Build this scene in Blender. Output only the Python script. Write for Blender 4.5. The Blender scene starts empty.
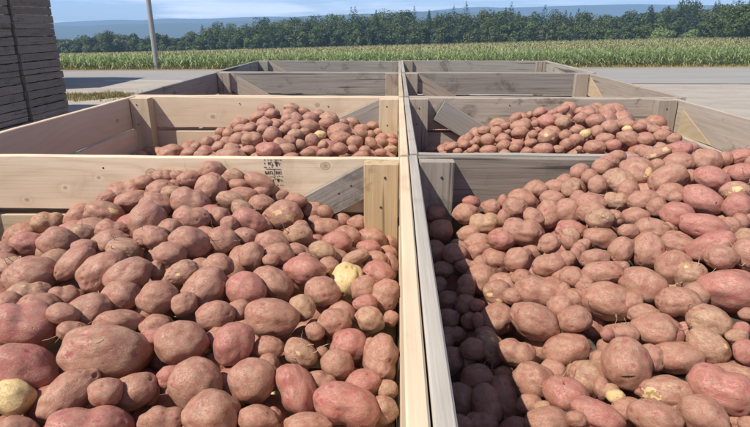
import bpy, math, random
import numpy as np
from mathutils import Vector, Matrix, Quaternion, noise
random.seed(11); RNG = np.random.default_rng(11)
scene = bpy.context.scene
col = scene.collection
R = math.radians
HC = 3.24            # eye height
RIM = HC - 0.305     # height of the crate rims (two crates high on a trailer)
BH = 0.78            # crate height

# ------------------------------------------------------------------ helpers
def link(o, parent=None):
    col.objects.link(o)
    if parent is not None: o.parent = parent
    return o
def mesh_obj(name, verts, faces, mat, parent=None, smooth=False, loc=(0,0,0)):
    me = bpy.data.meshes.new(name); me.from_pydata([tuple(v) for v in verts], [], faces); me.update()
    if mat is not None: me.materials.append(mat)
    if smooth: me.polygons.foreach_set('use_smooth', [True]*len(me.polygons))
    o = bpy.data.objects.new(name, me); o.location = loc
    return link(o, parent)
def np_mesh(name, V, Fq, mat, smooth=False, nper=4, mats=None, midx=None):
    me = bpy.data.meshes.new(name)
    V = np.asarray(V, np.float32); Fq = np.asarray(Fq, np.int32)
    me.vertices.add(len(V)); me.vertices.foreach_set('co', V.ravel())
    me.loops.add(Fq.size); me.loops.foreach_set('vertex_index', Fq.ravel())
    me.polygons.add(len(Fq)); me.polygons.foreach_set('loop_start', np.arange(0, Fq.size, nper, dtype=np.int32))
    me.polygons.foreach_set('loop_total', np.full(len(Fq), nper, np.int32))
    for m in (mats or [mat]): me.materials.append(m)
    if midx is not None: me.polygons.foreach_set('material_index', np.asarray(midx, np.int32))
    if smooth: me.polygons.foreach_set('use_smooth', np.ones(len(Fq), bool))
    me.update(calc_edges=True); me.validate()
    return me
def empty(name, loc, rz=0):
    o = bpy.data.objects.new(name, None); o.location = loc; o.rotation_euler = (0,0,rz); o.empty_display_size = .2
    return link(o)
def tag(o, label, cat, group=None, kind=None):
    if label: o['label'] = label
    if cat: o['category'] = cat
    if group: o['group'] = group
    if kind: o['kind'] = kind
    return o
def kids(o): return [c for c in bpy.data.objects if c.parent == o]
def copy_tree(o, parent=None):
    c = o.copy(); col.objects.link(c)
    if parent is not None: c.parent = parent
    for ch in kids(o): copy_tree(ch, c)
    return c

# ------------------------------------------------------------------ materials
class NT:
    def __init__(s, name):
        s.m = bpy.data.materials.new(name); s.m.use_nodes = True
        s.t = s.m.node_tree; s.t.nodes.clear()
        s.out = s.n('ShaderNodeOutputMaterial'); s.b = s.n('ShaderNodeBsdfPrincipled')
        s.l(s.b.outputs[0], s.out.inputs[0])
    def n(s, typ, **kw):
        nd = s.t.nodes.new(typ)
        for k, v in kw.items(): setattr(nd, k, v)
        return nd
    def l(s, a, b): s.t.links.new(a, b)
    def put(s, inp, v):
        if hasattr(v, 'is_output') or isinstance(v, bpy.types.NodeSocket): s.l(v, inp)
        else: inp.default_value = v
    def math(s, op, a, b=0.0, c=None, clamp=False):
        n = s.n('ShaderNodeMath', operation=op, use_clamp=clamp); s.put(n.inputs[0], a); s.put(n.inputs[1], b)
        if c is not None: s.put(n.inputs[2], c)
        return n.outputs[0]
    def vmath(s, op, a, b=(0,0,0), out=0):
        n = s.n('ShaderNodeVectorMath', operation=op); s.put(n.inputs[0], a)
        if op == 'SCALE': s.put(n.inputs['Scale'], b)
        else: s.put(n.inputs[1], b)
        return n.outputs[out]
    def noise(s, vec, scale, detail=3, rough=.55, dist=0.0):
        n = s.n('ShaderNodeTexNoise'); s.put(n.inputs['Vector'], vec); n.inputs['Scale'].default_value = scale
        n.inputs['Detail'].default_value = detail; n.inputs['Roughness'].default_value = rough; n.inputs['Distortion'].default_value = dist
        return n.outputs['Fac']
    def ramp(s, fac, stops, interp='LINEAR'):
        n = s.n('ShaderNodeValToRGB'); n.color_ramp.interpolation = interp
        e = n.color_ramp.elements
        while len(e) < len(stops): e.new(.5)
        for k, (p, c) in enumerate(stops):
            e[k].position = p; e[k].color = (c, c, c, 1) if not hasattr(c, '__len__') else (*c, 1)
        s.put(n.inputs[0], fac); return n.outputs[0]
    def mix(s, fac, a, b, blend='MIX'):
        n = s.n('ShaderNodeMix', data_type='RGBA', blend_type=blend)
        s.put(n.inputs[0], fac)
        for i, v in ((6, a), (7, b)):
            if isinstance(v, tuple): v = (*v, 1) if len(v) == 3 else v
            s.put(n.inputs[i], v)
        return n.outputs[2]
    def map(s, vec, scale=(1,1,1)):
        return s.vmath('MULTIPLY', vec, scale)
    def bump(s, h, strength=.3, dist=.01):
        n = s.n('ShaderNodeBump'); n.inputs['Strength'].default_value = strength; n.inputs['Distance'].default_value = dist
        s.put(n.inputs['Height'], h); s.l(n.outputs[0], s.b.inputs['Normal'])
    def fin(s, colr, rough=.8, spec=.3):
        s.put(s.b.inputs['Base Color'], (*colr, 1) if isinstance(colr, tuple) else colr)
        s.put(s.b.inputs['Roughness'], rough); s.put(s.b.inputs['Specular IOR Level'], spec)
        return s.m

def wood(name, light, dark, streak=.5, knotc=(.16,.09,.045), stain=None, stain_amt=0., knots=None, crack=.0, knot_density=1.0, cw=1.0):
    t = NT(name); tc = t.n('ShaderNodeTexCoord'); oi = t.n('ShaderNodeObjectInfo')
    P = tc.outputs['Object']
    off = t.n('ShaderNodeCombineXYZ')
    r = oi.outputs['Random']
    t.l(t.math('MULTIPLY', r, 41.), off.inputs[0]); t.l(t.math('MULTIPLY', r, 17.), off.inputs[1]); t.l(t.math('MULTIPLY', r, 29.), off.inputs[2])
    Q = t.vmath('ADD', P, off.outputs[0]) if knots is None else P
    # knots: random ones by Voronoi, or the listed ones
    if knots is None:
        vo = t.n('ShaderNodeTexVoronoi'); vo.inputs['Scale'].default_value = 1.0; vo.inputs['Randomness'].default_value = 1.0
        t.l(t.map(Q, (2.6, 1.0, 5.5)), vo.inputs['Vector'])
        kd = t.math('DIVIDE', vo.outputs['Distance'], .075*knot_density)
    else:
        kd = None
        for (kx, kz, kr) in knots:
            d = t.vmath('SUBTRACT', P, (kx, 0, kz)); d = t.vmath('MULTIPLY', d, (.8, 0, 1.)); d = t.vmath('LENGTH', d, out=1)
            d = t.math('DIVIDE', d, kr); kd = d if kd is None else t.math('MINIMUM', kd, d)
    kn = t.ramp(kd, [(.0, 1.), (.75/4, .9), (1.0/4, .25), (1., 0.)]) if False else t.math('SUBTRACT', 1.0, t.math('MULTIPLY', kd, 1.0, clamp=True), clamp=True)
    halo = t.math('DIVIDE', 1.0, t.math('ADD', 1.0, t.math('MULTIPLY', kd, kd)))
    lowf = t.noise(t.map(Q, (1.3, 2., 5.)), 1.0, 2, .5)
    cath = t.math('ADD', t.math('MULTIPLY', lowf, 9.0), t.math('MULTIPLY', halo, 1.3))
    sep = t.n('ShaderNodeSeparateXYZ'); t.l(Q, sep.inputs[0])
    cath = t.math('ADD', cath, t.math('MULTIPLY', sep.outputs[2], 26.))
    fr = t.math('PINGPONG', cath, .5); fr = t.math('MULTIPLY', fr, 2.0)
    grain = t.noise(t.map(Q, (2.5, 90., 90.)), 1.0, 4, .6)
    grain2 = t.noise(t.map(Q, (9., 260., 260.)), 1.0, 2, .6)
    f = t.math('ADD', t.math('MULTIPLY', t.math('POWER', fr, 2.2), .84*streak*cw), t.math('MULTIPLY', t.math('SUBTRACT', grain, .5), (1.3+(1-cw)*1.2)*streak))
    if cw < 1: f = t.math('ADD', f, .18)
    f = t.math('ADD', f, t.math('MULTIPLY', t.math('SUBTRACT', grain2, .5), .6*streak), clamp=True)
    c = t.mix(f, light, dark)
    bigv = t.noise(Q, 3.1, 3, .6)
    c = t.mix(t.math('MULTIPLY', t.ramp(bigv, [(.35,0.),(.7,1.)]), .35), c, tuple(v*.72 for v in light))
    pt = t.math('ADD', t.math('MULTIPLY', r, .3), .84)
    mul = t.n('ShaderNodeCombineXYZ'); [t.l(pt, mul.inputs[k]) for k in range(3)]
    c = t.mix(1.0, c, mul.outputs[0], 'MULTIPLY')
    c = t.mix(t.math('MULTIPLY', t.ramp(kn, [(.0,0.),(.06,.35),(.16,1.),(.34,.35),(.6,.7),(1.,.9)]), .75), c, knotc)
    if stain is not None:
        st = t.noise(t.map(Q, (5.,5.,7.)), 1.0, 5, .7, .6)
        c = t.mix(t.math('MULTIPLY', t.ramp(st, [(.56,0.),(.68,1.)]), stain_amt), c, stain)
    if crack:
        ck = t.noise(t.map(Q, (1.6, 60., 60.)), 1.0, 2, .4, .2)
        c = t.mix(t.math('MULTIPLY', t.ramp(ck, [(.29,1.),(.34,0.)]), crack), c, tuple(v*.25 for v in dark))
    t.bump(t.math('ADD', t.math('MULTIPLY', grain, .6), t.math('MULTIPLY', grain2, .4)), .35 if not crack else .7, .002)
    return t.fin(c, .78, .25)

M = {}
PINE_L, PINE_D = (.62,.50,.35), (.47,.345,.215)
M['pine'] = wood('new_pine', PINE_L, PINE_D, .7, stain=(.40,.30,.20), stain_amt=.35)
M['pine_front'] = wood('new_pine_knotty', (.70,.56,.41), (.52,.38,.24), .66, (.24,.15,.085), stain=(.44,.33,.22), stain_amt=.4, knots=[(-.02,.028,.013),(-.155,.015,.0045),(-.245,-.012,.0045),(-.35,-.045,.006),(.41,.05,.011),(.075,-.06,.004),(.28,-.02,.004),(-.47,.03,.008)])
M['pine_back'] = wood('new_pine_clear', (.71,.56,.40), (.58,.43,.28), .5, (.26,.16,.09), stain=(.46,.35,.24), stain_amt=.4, knots=[(-.245,-.02,.010),(.23,.035,.010),(-.05,-.05,.005),(.4,-.04,.006)])
M['rough'] = wood('rough_sawn_post', (.66,.50,.30), (.40,.27,.14), .8, cw=.25, crack=.7, stain=(.26,.15,.07), stain_amt=.8, knot_density=1.3)
M['pink_pine'] = wood('shaded_side_pine', (.76,.59,.43), (.62,.45,.31), .35, knot_density=.6)
M['grey'] = wood('weathered_grey_wood', (.34,.312,.278), (.165,.148,.13), .75, (.06,.045,.035), (.12,.10,.085), .8, crack=.8, cw=.22)
M['grey_b'] = wood('weathered_brown_wood', (.42,.355,.29), (.25,.20,.155), .7, (.07,.05,.035), (.12,.09,.065), .85, crack=.75, cw=.22)
M['slate'] = wood('dark_grey_back_board', (.25,.21,.175), (.12,.098,.08), .75, (.05,.04,.03), (.10,.08,.065), .6, crack=.7, cw=.22)
M['slate_post'] = wood('dark_grey_post', (.33,.285,.24), (.17,.14,.115), .75, (.05,.04,.03), (.11,.09,.07), .7, crack=.7, cw=.22)
M['grey_pale'] = wood('bleached_wood', (.42,.385,.335), (.19,.165,.14), .75, (.10,.08,.06), (.22,.19,.16), .4, crack=.8, cw=.22)
M['grey_dark'] = wood('old_dark_wood', (.21,.17,.15), (.075,.06,.052), .75, (.04,.035,.03), (.06,.05,.05), .6, crack=.8, cw=.22)
M['bare'] = wood('bare_wood_patch', (.47,.37,.24), (.36,.27,.165), .6, knot_density=.2)

def attr_vec(t, name):
    n = t.n('ShaderNodeAttribute'); n.attribute_name = name; return n
def potato_mat(name, base, alt, dusty, dust=.5, scab=0.0, flesh=0.0, rough=.42):
    t = NT(name); a = attr_vec(t, 'pco'); e = attr_vec(t, 'eye')
    oi = t.n('ShaderNodeObjectInfo'); g = t.n('ShaderNodeNewGeometry')
    rr = t.math('FRACT', t.math('ADD', oi.outputs['Random'], g.outputs['Random Per Island']))
    cx = t.n('ShaderNodeCombineXYZ'); t.l(t.math('MULTIPLY', rr, 53.), cx.inputs[0]); t.l(t.math('MULTIPLY', rr, 31.), cx.inputs[1]); t.l(t.math('MULTIPLY', rr, 77.), cx.inputs[2])
    P = t.vmath('ADD', a.outputs['Vector'], cx.outputs[0])
    n1 = t.noise(P, 1.3, 3, .55); n2 = t.noise(P, 3.2, 5, .65, .4); n3 = t.noise(P, 14., 3, .6); n4 = t.noise(P, 42., 2, .5)
    c = t.mix(t.ramp(n1, [(.35,0.),(.65,1.)]), base, alt)
    c = t.mix(t.math('MULTIPLY', t.ramp(rr, [(0.,0.),(1.,1.)]), .35), c, tuple(v*k for v, k in zip(base, (.82,.8,.85))))
    # pale net of fine skin cracks and dust
    dm = t.math('MULTIPLY', t.ramp(n2, [(.40,0.),(.62,1.)]), dust)
    dm = t.math('MULTIPLY', dm, t.ramp(n3, [(.3,.35),(.6,1.)]))
    c = t.mix(dm, c, dusty)
    c = t.mix(t.math('MULTIPLY', t.ramp(n4, [(.55,0.),(.7,1.)]), .22), c, tuple(min(1,v*1.35) for v in dusty))
    # lenticels
    vo = t.n('ShaderNodeTexVoronoi'); vo.inputs['Scale'].default_value = 9.; t.l(P, vo.inputs['Vector'])
    c = t.mix(t.math('MULTIPLY', t.ramp(vo.outputs['Distance'], [(.06,1.),(.12,0.)]), .45), c, tuple(v*.5 for v in base))
    # eyes: pinker rim, dark pit
    c = t.mix(t.math('MULTIPLY', t.ramp(e.outputs['Fac'], [(.12,0.),(.5,.8),(1.,.6)]), .9), c, (.36,.075,.10) if name != 'potato_yellow_skin' else (.36,.24,.1))
    c = t.mix(t.ramp(e.outputs['Fac'], [(.72,0.),(.95,.85)]), c, (.10,.05,.04))
    if scab:
        sm = t.noise(P, 2.1, 6, .72, .8); sh = t.noise(P, 24., 3, .7)
        k = t.math('MULTIPLY', t.ramp(sm, [(.58-.16*scab,0.),(.62-.13*scab,1.)]), t.ramp(sh, [(.36,.25),(.6,1.)]))
        c = t.mix(t.math('MULTIPLY', k, .75), c, (.47,.32,.19))
        edge = t.ramp(sm, [(.565-.16*scab,0.),(.585-.16*scab,1.),(.61-.16*scab,0.)])
        c = t.mix(t.math('MULTIPLY', edge, .5), c, (.20,.11,.07))
    if flesh:
        fm = t.noise(P, 1.5, 5, .62, .5)
        c = t.mix(t.ramp(fm, [(.70-.13*flesh,0.),(.715-.13*flesh,1.)]), c, (.72,.52,.25))
    # scurfy flakes with darker lifted edges, and small dark specks
    fl = t.noise(P, 5.5, 8, .74, 1.2)
    c = t.mix(t.math('MULTIPLY', t.ramp(fl, [(.545,0.),(.575,1.)]), .42), c, tuple(min(1,v*1.12) for v in dusty))
    c = t.mix(t.math('MULTIPLY', t.ramp(fl, [(.522,0.),(.535,1.),(.55,0.)]), .38), c, tuple(v*.55 for v in base))
    v2 = t.n('ShaderNodeTexVoronoi'); v2.inputs['Scale'].default_value = 4.3; t.l(P, v2.inputs['Vector'])
    c = t.mix(t.math('MULTIPLY', t.ramp(v2.outputs['Distance'], [(.05,1.),(.10,0.)]), .7), c, (.13,.06,.05))
    # loose soil smears
    so = t.noise(P, 1.9, 6, .7, .3)
    c = t.mix(t.math('MULTIPLY', t.ramp(so, [(.57,0.),(.66,1.)]), .5), c, (.27,.175,.11))
    h = t.math('ADD', t.math('MULTIPLY', n3, .5), t.math('MULTIPLY', n4, .25))
    h = t.math('ADD', h, t.math('MULTIPLY', n2, .8)); h = t.math('ADD', h, t.math('MULTIPLY', t.ramp(fl, [(.52,0.),(.58,1.)]), .35)); h = t.math('SUBTRACT', h, t.math('MULTIPLY', t.ramp(v2.outputs['Distance'], [(.04,1.),(.12,0.)]), .6))
    t.bump(h, .5, .0025)
    rg = t.math('ADD', rough, t.math('MULTIPLY', dm, .35))
    return t.fin(c, rg, .42)
PM = {
 'n': potato_mat('potato_dusty_red_skin', (.352,.142,.098), (.412,.185,.130), (.43,.280,.190), .85, rough=.35),
 'p': potato_mat('potato_pink_skin', (.40,.132,.105), (.44,.172,.138), (.44,.275,.195), .6, rough=.31),
 's': potato_mat('potato_scabby_skin', (.355,.148,.104), (.41,.192,.135), (.43,.285,.192), .85, scab=.75, rough=.38),
 'c': potato_mat('potato_chipped_skin', (.355,.144,.102), (.415,.184,.134), (.43,.275,.19), .75, scab=.4, rough=.36),
 't': potato_mat('potato_tan_skin', (.42,.235,.145), (.44,.23,.15), (.48,.33,.21), .8, scab=.4, rough=.4),
 'y': potato_mat('potato_yellow_skin', (.66,.48,.21), (.68,.51,.25), (.60,.45,.25), .4, rough=.36),
}
def flat_mat(name, c, rough=.85, spec=.2, nscale=8., amt=.25, coord='Object', bump=0., bs=40.):
    t = NT(name); tc = t.n('ShaderNodeTexCoord'); oi = t.n('ShaderNodeObjectInfo'); P = tc.outputs[coord]
    n = t.noise(P, nscale, 4, .6)
    cc = t.mix(t.math('MULTIPLY', n, amt*2), c, tuple(v*.55 for v in c))
    if bump: t.bump(t.noise(P, bs, 4, .6), bump, .01)
    return t.fin(cc, rough, spec)
M['flesh'] = flat_mat('potato_flesh', (.72,.50,.25), .65, .3, 6., .38)
M['root'] = flat_mat('dry_rootlet', (.50,.37,.22), .8, .2, 60.)
M['ink'] = flat_mat('stamp_ink', (.11,.09,.085), .8, .1, 300., .6)

# ------------------------------------------------------------------ world, sun, camera
SUN_D = Vector((1.12, .74, -1.80)).normalized()          # the way the light travels
EL = math.asin(-SUN_D.z); AZ = math.atan2(-SUN_D.x, -SUN_D.y)
w = bpy.data.worlds.new('World'); scene.world = w; w.use_nodes = True
nt = w.node_tree; nt.nodes.clear()
wo = nt.nodes.new('ShaderNodeOutputWorld'); bg = nt.nodes.new('ShaderNodeBackground'); sk = nt.nodes.new('ShaderNodeTexSky')
sk.sky_type = 'NISHITA'; sk.sun_disc = False; sk.sun_elevation = EL; sk.sun_rotation = AZ % (2*math.pi)
sk.altitude = 100; sk.air_density = 1.0; sk.dust_density = .6; sk.ozone_density = 2.5
tcw = nt.nodes.new('ShaderNodeTexCoord')
mp = nt.nodes.new('ShaderNodeMapping'); mp.inputs['Scale'].default_value = (1.3, 1.3, 14.); mp.inputs['Location'].default_value = (.35, .1, .2)
nt.links.new(tcw.outputs['Generated'], mp.inputs[0])
nz = nt.nodes.new('ShaderNodeTexNoise'); nz.inputs['Scale'].default_value = 2.6; nz.inputs['Detail'].default_value = 7; nz.inputs['Roughness'].default_value = .58; nz.inputs['Distortion'].default_value = .3
nt.links.new(mp.outputs[0], nz.inputs['Vector'])
rp = nt.nodes.new('ShaderNodeValToRGB'); rp.color_ramp.elements[0].position = .47; rp.color_ramp.elements[1].position = .60
nt.links.new(nz.outputs['Fac'], rp.inputs[0])
# more cloud towards the left (-X) part of the sky
sx = nt.nodes.new('ShaderNodeSeparateXYZ'); nt.links.new(tcw.outputs['Generated'], sx.inputs[0])
mr = nt.nodes.new('ShaderNodeMapRange'); mr.inputs[1].default_value = .35; mr.inputs[2].default_value = -.35; mr.inputs[3].default_value = .3; mr.inputs[4].default_value = 1.0
nt.links.new(sx.outputs[0], mr.inputs[0])
mm = nt.nodes.new('ShaderNodeMath'); mm.operation = 'MULTIPLY'; nt.links.new(rp.outputs[0], mm.inputs[0]); nt.links.new(mr.outputs[0], mm.inputs[1])
mx = nt.nodes.new('ShaderNodeMix'); mx.data_type = 'RGBA'
tint = nt.nodes.new('ShaderNodeMix'); tint.data_type = 'RGBA'; tint.blend_type = 'MULTIPLY'; tint.inputs[0].default_value = 1.0
nt.links.new(sk.outputs[0], tint.inputs[6]); tint.inputs[7].default_value = (.80,.95,1.30,1)
nt.links.new(mm.outputs[0], mx.inputs[0]); nt.links.new(tint.outputs[2], mx.inputs[6]); mx.inputs[7].default_value = (9.5,9.5,10.6,1)
hzr = nt.nodes.new('ShaderNodeMapRange'); hzr.inputs[1].default_value = 0.; hzr.inputs[2].default_value = .22; hzr.inputs[3].default_value = 4.3; hzr.inputs[4].default_value = 1.0
nt.links.new(sx.outputs[2], hzr.inputs[0])
hv = nt.nodes.new('ShaderNodeVectorMath'); hv.operation = 'SCALE'; nt.links.new(mx.outputs[2], hv.inputs[0]); nt.links.new(hzr.outputs[0], hv.inputs['Scale'])
nt.links.new(hv.outputs[0], bg.inputs[0]); bg.inputs[1].default_value = .054
nt.links.new(bg.outputs[0], wo.inputs[0])
sl = bpy.data.lights.new('sun', 'SUN'); sl.energy = 5.0; sl.angle = R(.53); sl.color = (1., .93, .82)
so = bpy.data.objects.new('sun', sl); so.rotation_euler = SUN_D.to_track_quat('-Z', 'Y').to_euler(); so.location = (-20,-20,40); link(so)
cam = bpy.data.cameras.new('camera'); cam.sensor_width = 36; cam.lens = 547/750*36; cam.clip_start = .02; cam.clip_end = 60000
YAW = R(2.1765); PIT = R(19.1)
co = bpy.data.objects.new('camera', cam); co.location = (0,0,HC); co.rotation_euler = (R(90)-PIT, 0, YAW); link(co); scene.camera = co
scene.view_settings.view_transform = 'Standard'; scene.view_settings.look = 'None'; scene.view_settings.exposure = 0.30; scene.view_settings.gamma = 1.0
scene.view_settings.use_curve_mapping = False
FW = Vector((-math.sin(YAW)*math.cos(PIT), math.cos(YAW)*math.cos(PIT), -math.sin(PIT))); RT = Vector((math.cos(YAW), math.sin(YAW), 0)); UP = RT.cross(FW)
def to_px(p):       # used only to word the labels ("leftmost", "at the front")
    q = Vector(p) - Vector((0,0,HC)); d = q.dot(FW); return 375+547*q.dot(RT)/d, 213.5-547*q.dot(UP)/d, d

# ------------------------------------------------------------------ terrain
def front(x): return 44.2 + .104*max(-60,min(60,x))
def ground_z(x, y):
    if y < 1: return 0.
    a = max(-.75, min(.75, x/max(y, 20.)))
    yf = front(x) - .5
    if y <= yf: return 0.
    s = .031 - .028*a
    z = -s*(min(y, 330)-yf)
    if y > 330: z -= (y-330)*.021
    return max(z, -52)
def grid_mesh(name, xs, ys, fz, mat, warp=None):
    V = []; 
    for y in ys:
        for x in xs:
            X = x*(max(y,60)/60.) if warp else x
            V.append((X, y, fz(X, y)))
    n = len(xs); F = [(j*n+i, j*n+i+1, (j+1)*n+i+1, (j+1)*n+i) for j in range(len(ys)-1) for i in range(n-1)]
    return mesh_obj(name, V, F, mat, smooth=True)
t = NT('field_and_yard_ground'); tc = t.n('ShaderNodeTexCoord'); P = tc.outputs['Object']
n1 = t.noise(t.map(P, (.6,1.,1.)), .6, 5, .6); n2 = t.noise(P, 3., 6, .75); n3 = t.noise(P, 45., 3, .7)
yard = t.mix(t.ramp(n1, [(.35,0.),(.65,1.)]), (.41,.365,.31), (.33,.295,.255))
yard = t.mix(t.math('MULTIPLY', t.ramp(n2, [(.45,0.),(.7,1.)]), .45), yard, (.47,.43,.375))
yard = t.mix(t.math('MULTIPLY', t.ramp(n3, [(.55,0.),(.65,1.)]), .4), yard, (.15,.14,.125))
# wheel tracks swinging across the gravel
wr = t.n('ShaderNodeMapping'); wr.inputs['Rotation'].default_value = (0,0,R(-24)); wr.inputs['Scale'].default_value = (.25,.9,1.); t.l(P, wr.inputs[0])
tk = t.noise(wr.outputs[0], 1.1, 4, .6, .5)
yard = t.mix(t.math('MULTIPLY', t.ramp(tk, [(.50,0.),(.62,1.)]), .4), yard, (.30,.265,.225))
fld = t.mix(t.ramp(t.noise(P, .05, 4, .6), [(.4,0.),(.6,1.)]), (.20,.17,.075), (.13,.145,.055))
sp = t.n('ShaderNodeSeparateXYZ'); t.l(P, sp.inputs[0])
edge = t.math('SUBTRACT', sp.outputs[1], t.math('ADD', 43.4, t.math('MULTIPLY', sp.outputs[0], .104)))
c = t.mix(t.math('MULTIPLY', edge, 2.5, clamp=True), yard, fld)
t.bump(t.math('ADD', n3, t.math('MULTIPLY', n2, 2.)), .5, .02)
M['ground'] = t.fin(c, .95, .15)
ys = [-60,-30,-10,0,10,20,30,36,38,40,41,42,43,44,45,46,47,48,50,54,60,70,85,100,120,150,180,210,240,270,300,330,400,500,700,1000,1500,2200,3200,4500]
xs = [-95+5*i for i in range(39)]
g = grid_mesh('ground', xs, ys, ground_z, M['ground'], True); tag(g, None, None, kind='structure')

# the road
t = NT('worn_asphalt'); tc = t.n('ShaderNodeTexCoord'); P = tc.outputs['Object']
n1 = t.noise(t.map(P, (.15,1.,1.)), .9, 5, .65); n2 = t.noise(P, 30., 4, .7)
c = t.mix(t.ramp(n1, [(.35,0.),(.68,1.)]), (.27,.26,.25), (.325,.313,.297))
c = t.mix(t.math('MULTIPLY', t.ramp(n2, [(.5,0.),(.7,1.)]), .3), c, (.17,.165,.16))
sp = t.n('ShaderNodeSeparateXYZ'); t.l(P, sp.inputs[0])
seam = t.math('ABSOLUTE', t.math('SUBTRACT', sp.outputs[1], t.math('ADD', 36.6, t.math('MULTIPLY', sp.outputs[0], .04))))
c = t.mix(t.math('MULTIPLY', t.ramp(seam, [(.0,1.),(.10,0.)]), .4), c, (.13,.125,.12))
t.bump(n2, .4, .01)
M['road'] = t.fin(c, .9, .2)
def strip(name, xa, xb, fa, fb, z, mat, n=40):
    V = []; 
    for i in range(n+1):
        x = xa+(xb-xa)*i/n; V += [(x, fa(x), z), (x, fb(x), z)]
    return mesh_obj(name, V, [(2*i, 2*i+2, 2*i+3, 2*i+1) for i in range(n)], mat)
o = strip('road', -70, 70, lambda x: 32.9+.12*noise.noise((x*.4,0,0)), lambda x: front(x)-1.35+.15*noise.noise((x*.7,3,0)), .004, M['road'], 160); tag(o, None, None, kind='structure')
M['kerb'] = flat_mat('pale_shoulder', (.58,.55,.50), .9, .2, 3., .25)
M['shoulder'] = flat_mat('sandy_shoulder', (.34,.27,.20), .95, .1, 2., .3)
M['crack'] = flat_mat('tar_seam', (.10,.095,.09), .9, .2, 3., .3)
o = strip('road_shoulder', -70, 70, lambda x: front(x)-1.55+.12*noise.noise((x*.5,7,0)), lambda x: front(x)-.45, .010, M['shoulder'], 120); tag(o, None, None, kind='structure')
o = strip('road_edge_line', -17.5, -11.2, lambda x: 32.75+.05*noise.noise((x*.9,7,0)), lambda x: 33.25, .012, M['kerb'], 30); tag(o, None, None, kind='structure')
o = strip('tar_seam', 11.5, 34, lambda x: 32.55-.1*noise.noise((x*.5,9,0)), lambda x: 32.82+.22*noise.noise((x*.8,1,0)), .008, M['crack'], 60); tag(o, None, None, kind='structure')

# ------------------------------------------------------------------ crates
def board(name, parent, loc, L, T, Wd, rot=(0,0,0), mat=None, wob=.0012, seed=None):
    """a sawn board: X length, Y thickness, Z width, softly rounded arrises, slightly wavy edges"""
    rs = random.Random(seed if seed is not None else random.random())
    n = max(2, int(L/.08)); e = min(.0022, T*.2); V = []; F = []
    prof = [(-T/2+e,-Wd/2),(T/2-e,-Wd/2),(T/2,-Wd/2+e),(T/2,Wd/2-e),(T/2-e,Wd/2),(-T/2+e,Wd/2),(-T/2,Wd/2-e),(-T/2,-Wd/2+e)]
    ph = rs.uniform(0,100); bow = rs.uniform(-.0015,.0015)
    for i in range(n+1):
        x = -L/2+L*i/n; dz = wob*noise.noise((x*6+ph,0,0))*2; dz2 = wob*noise.noise((x*6+ph,5,0))*2
        dy = bow*(1-(2*i/n-1)**2)
        for (py, pz) in prof: V.append((x, py+dy, pz+(dz if pz > 0 else dz2)))
    for i in range(n):
        for k in range(8):
            a = i*8+k; b = i*8+(k+1)%8; F.append((a, b, b+8, a+8))
    F.append(tuple(range(7,-1,-1))); F.append(tuple(n*8+k for k in range(8)))
    o = mesh_obj(name, V, F, mat, parent); o.location = loc; o.rotation_euler = rot
    return o
Z90 = (0,0,R(90)); UPR = (0,R(90),0)
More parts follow.
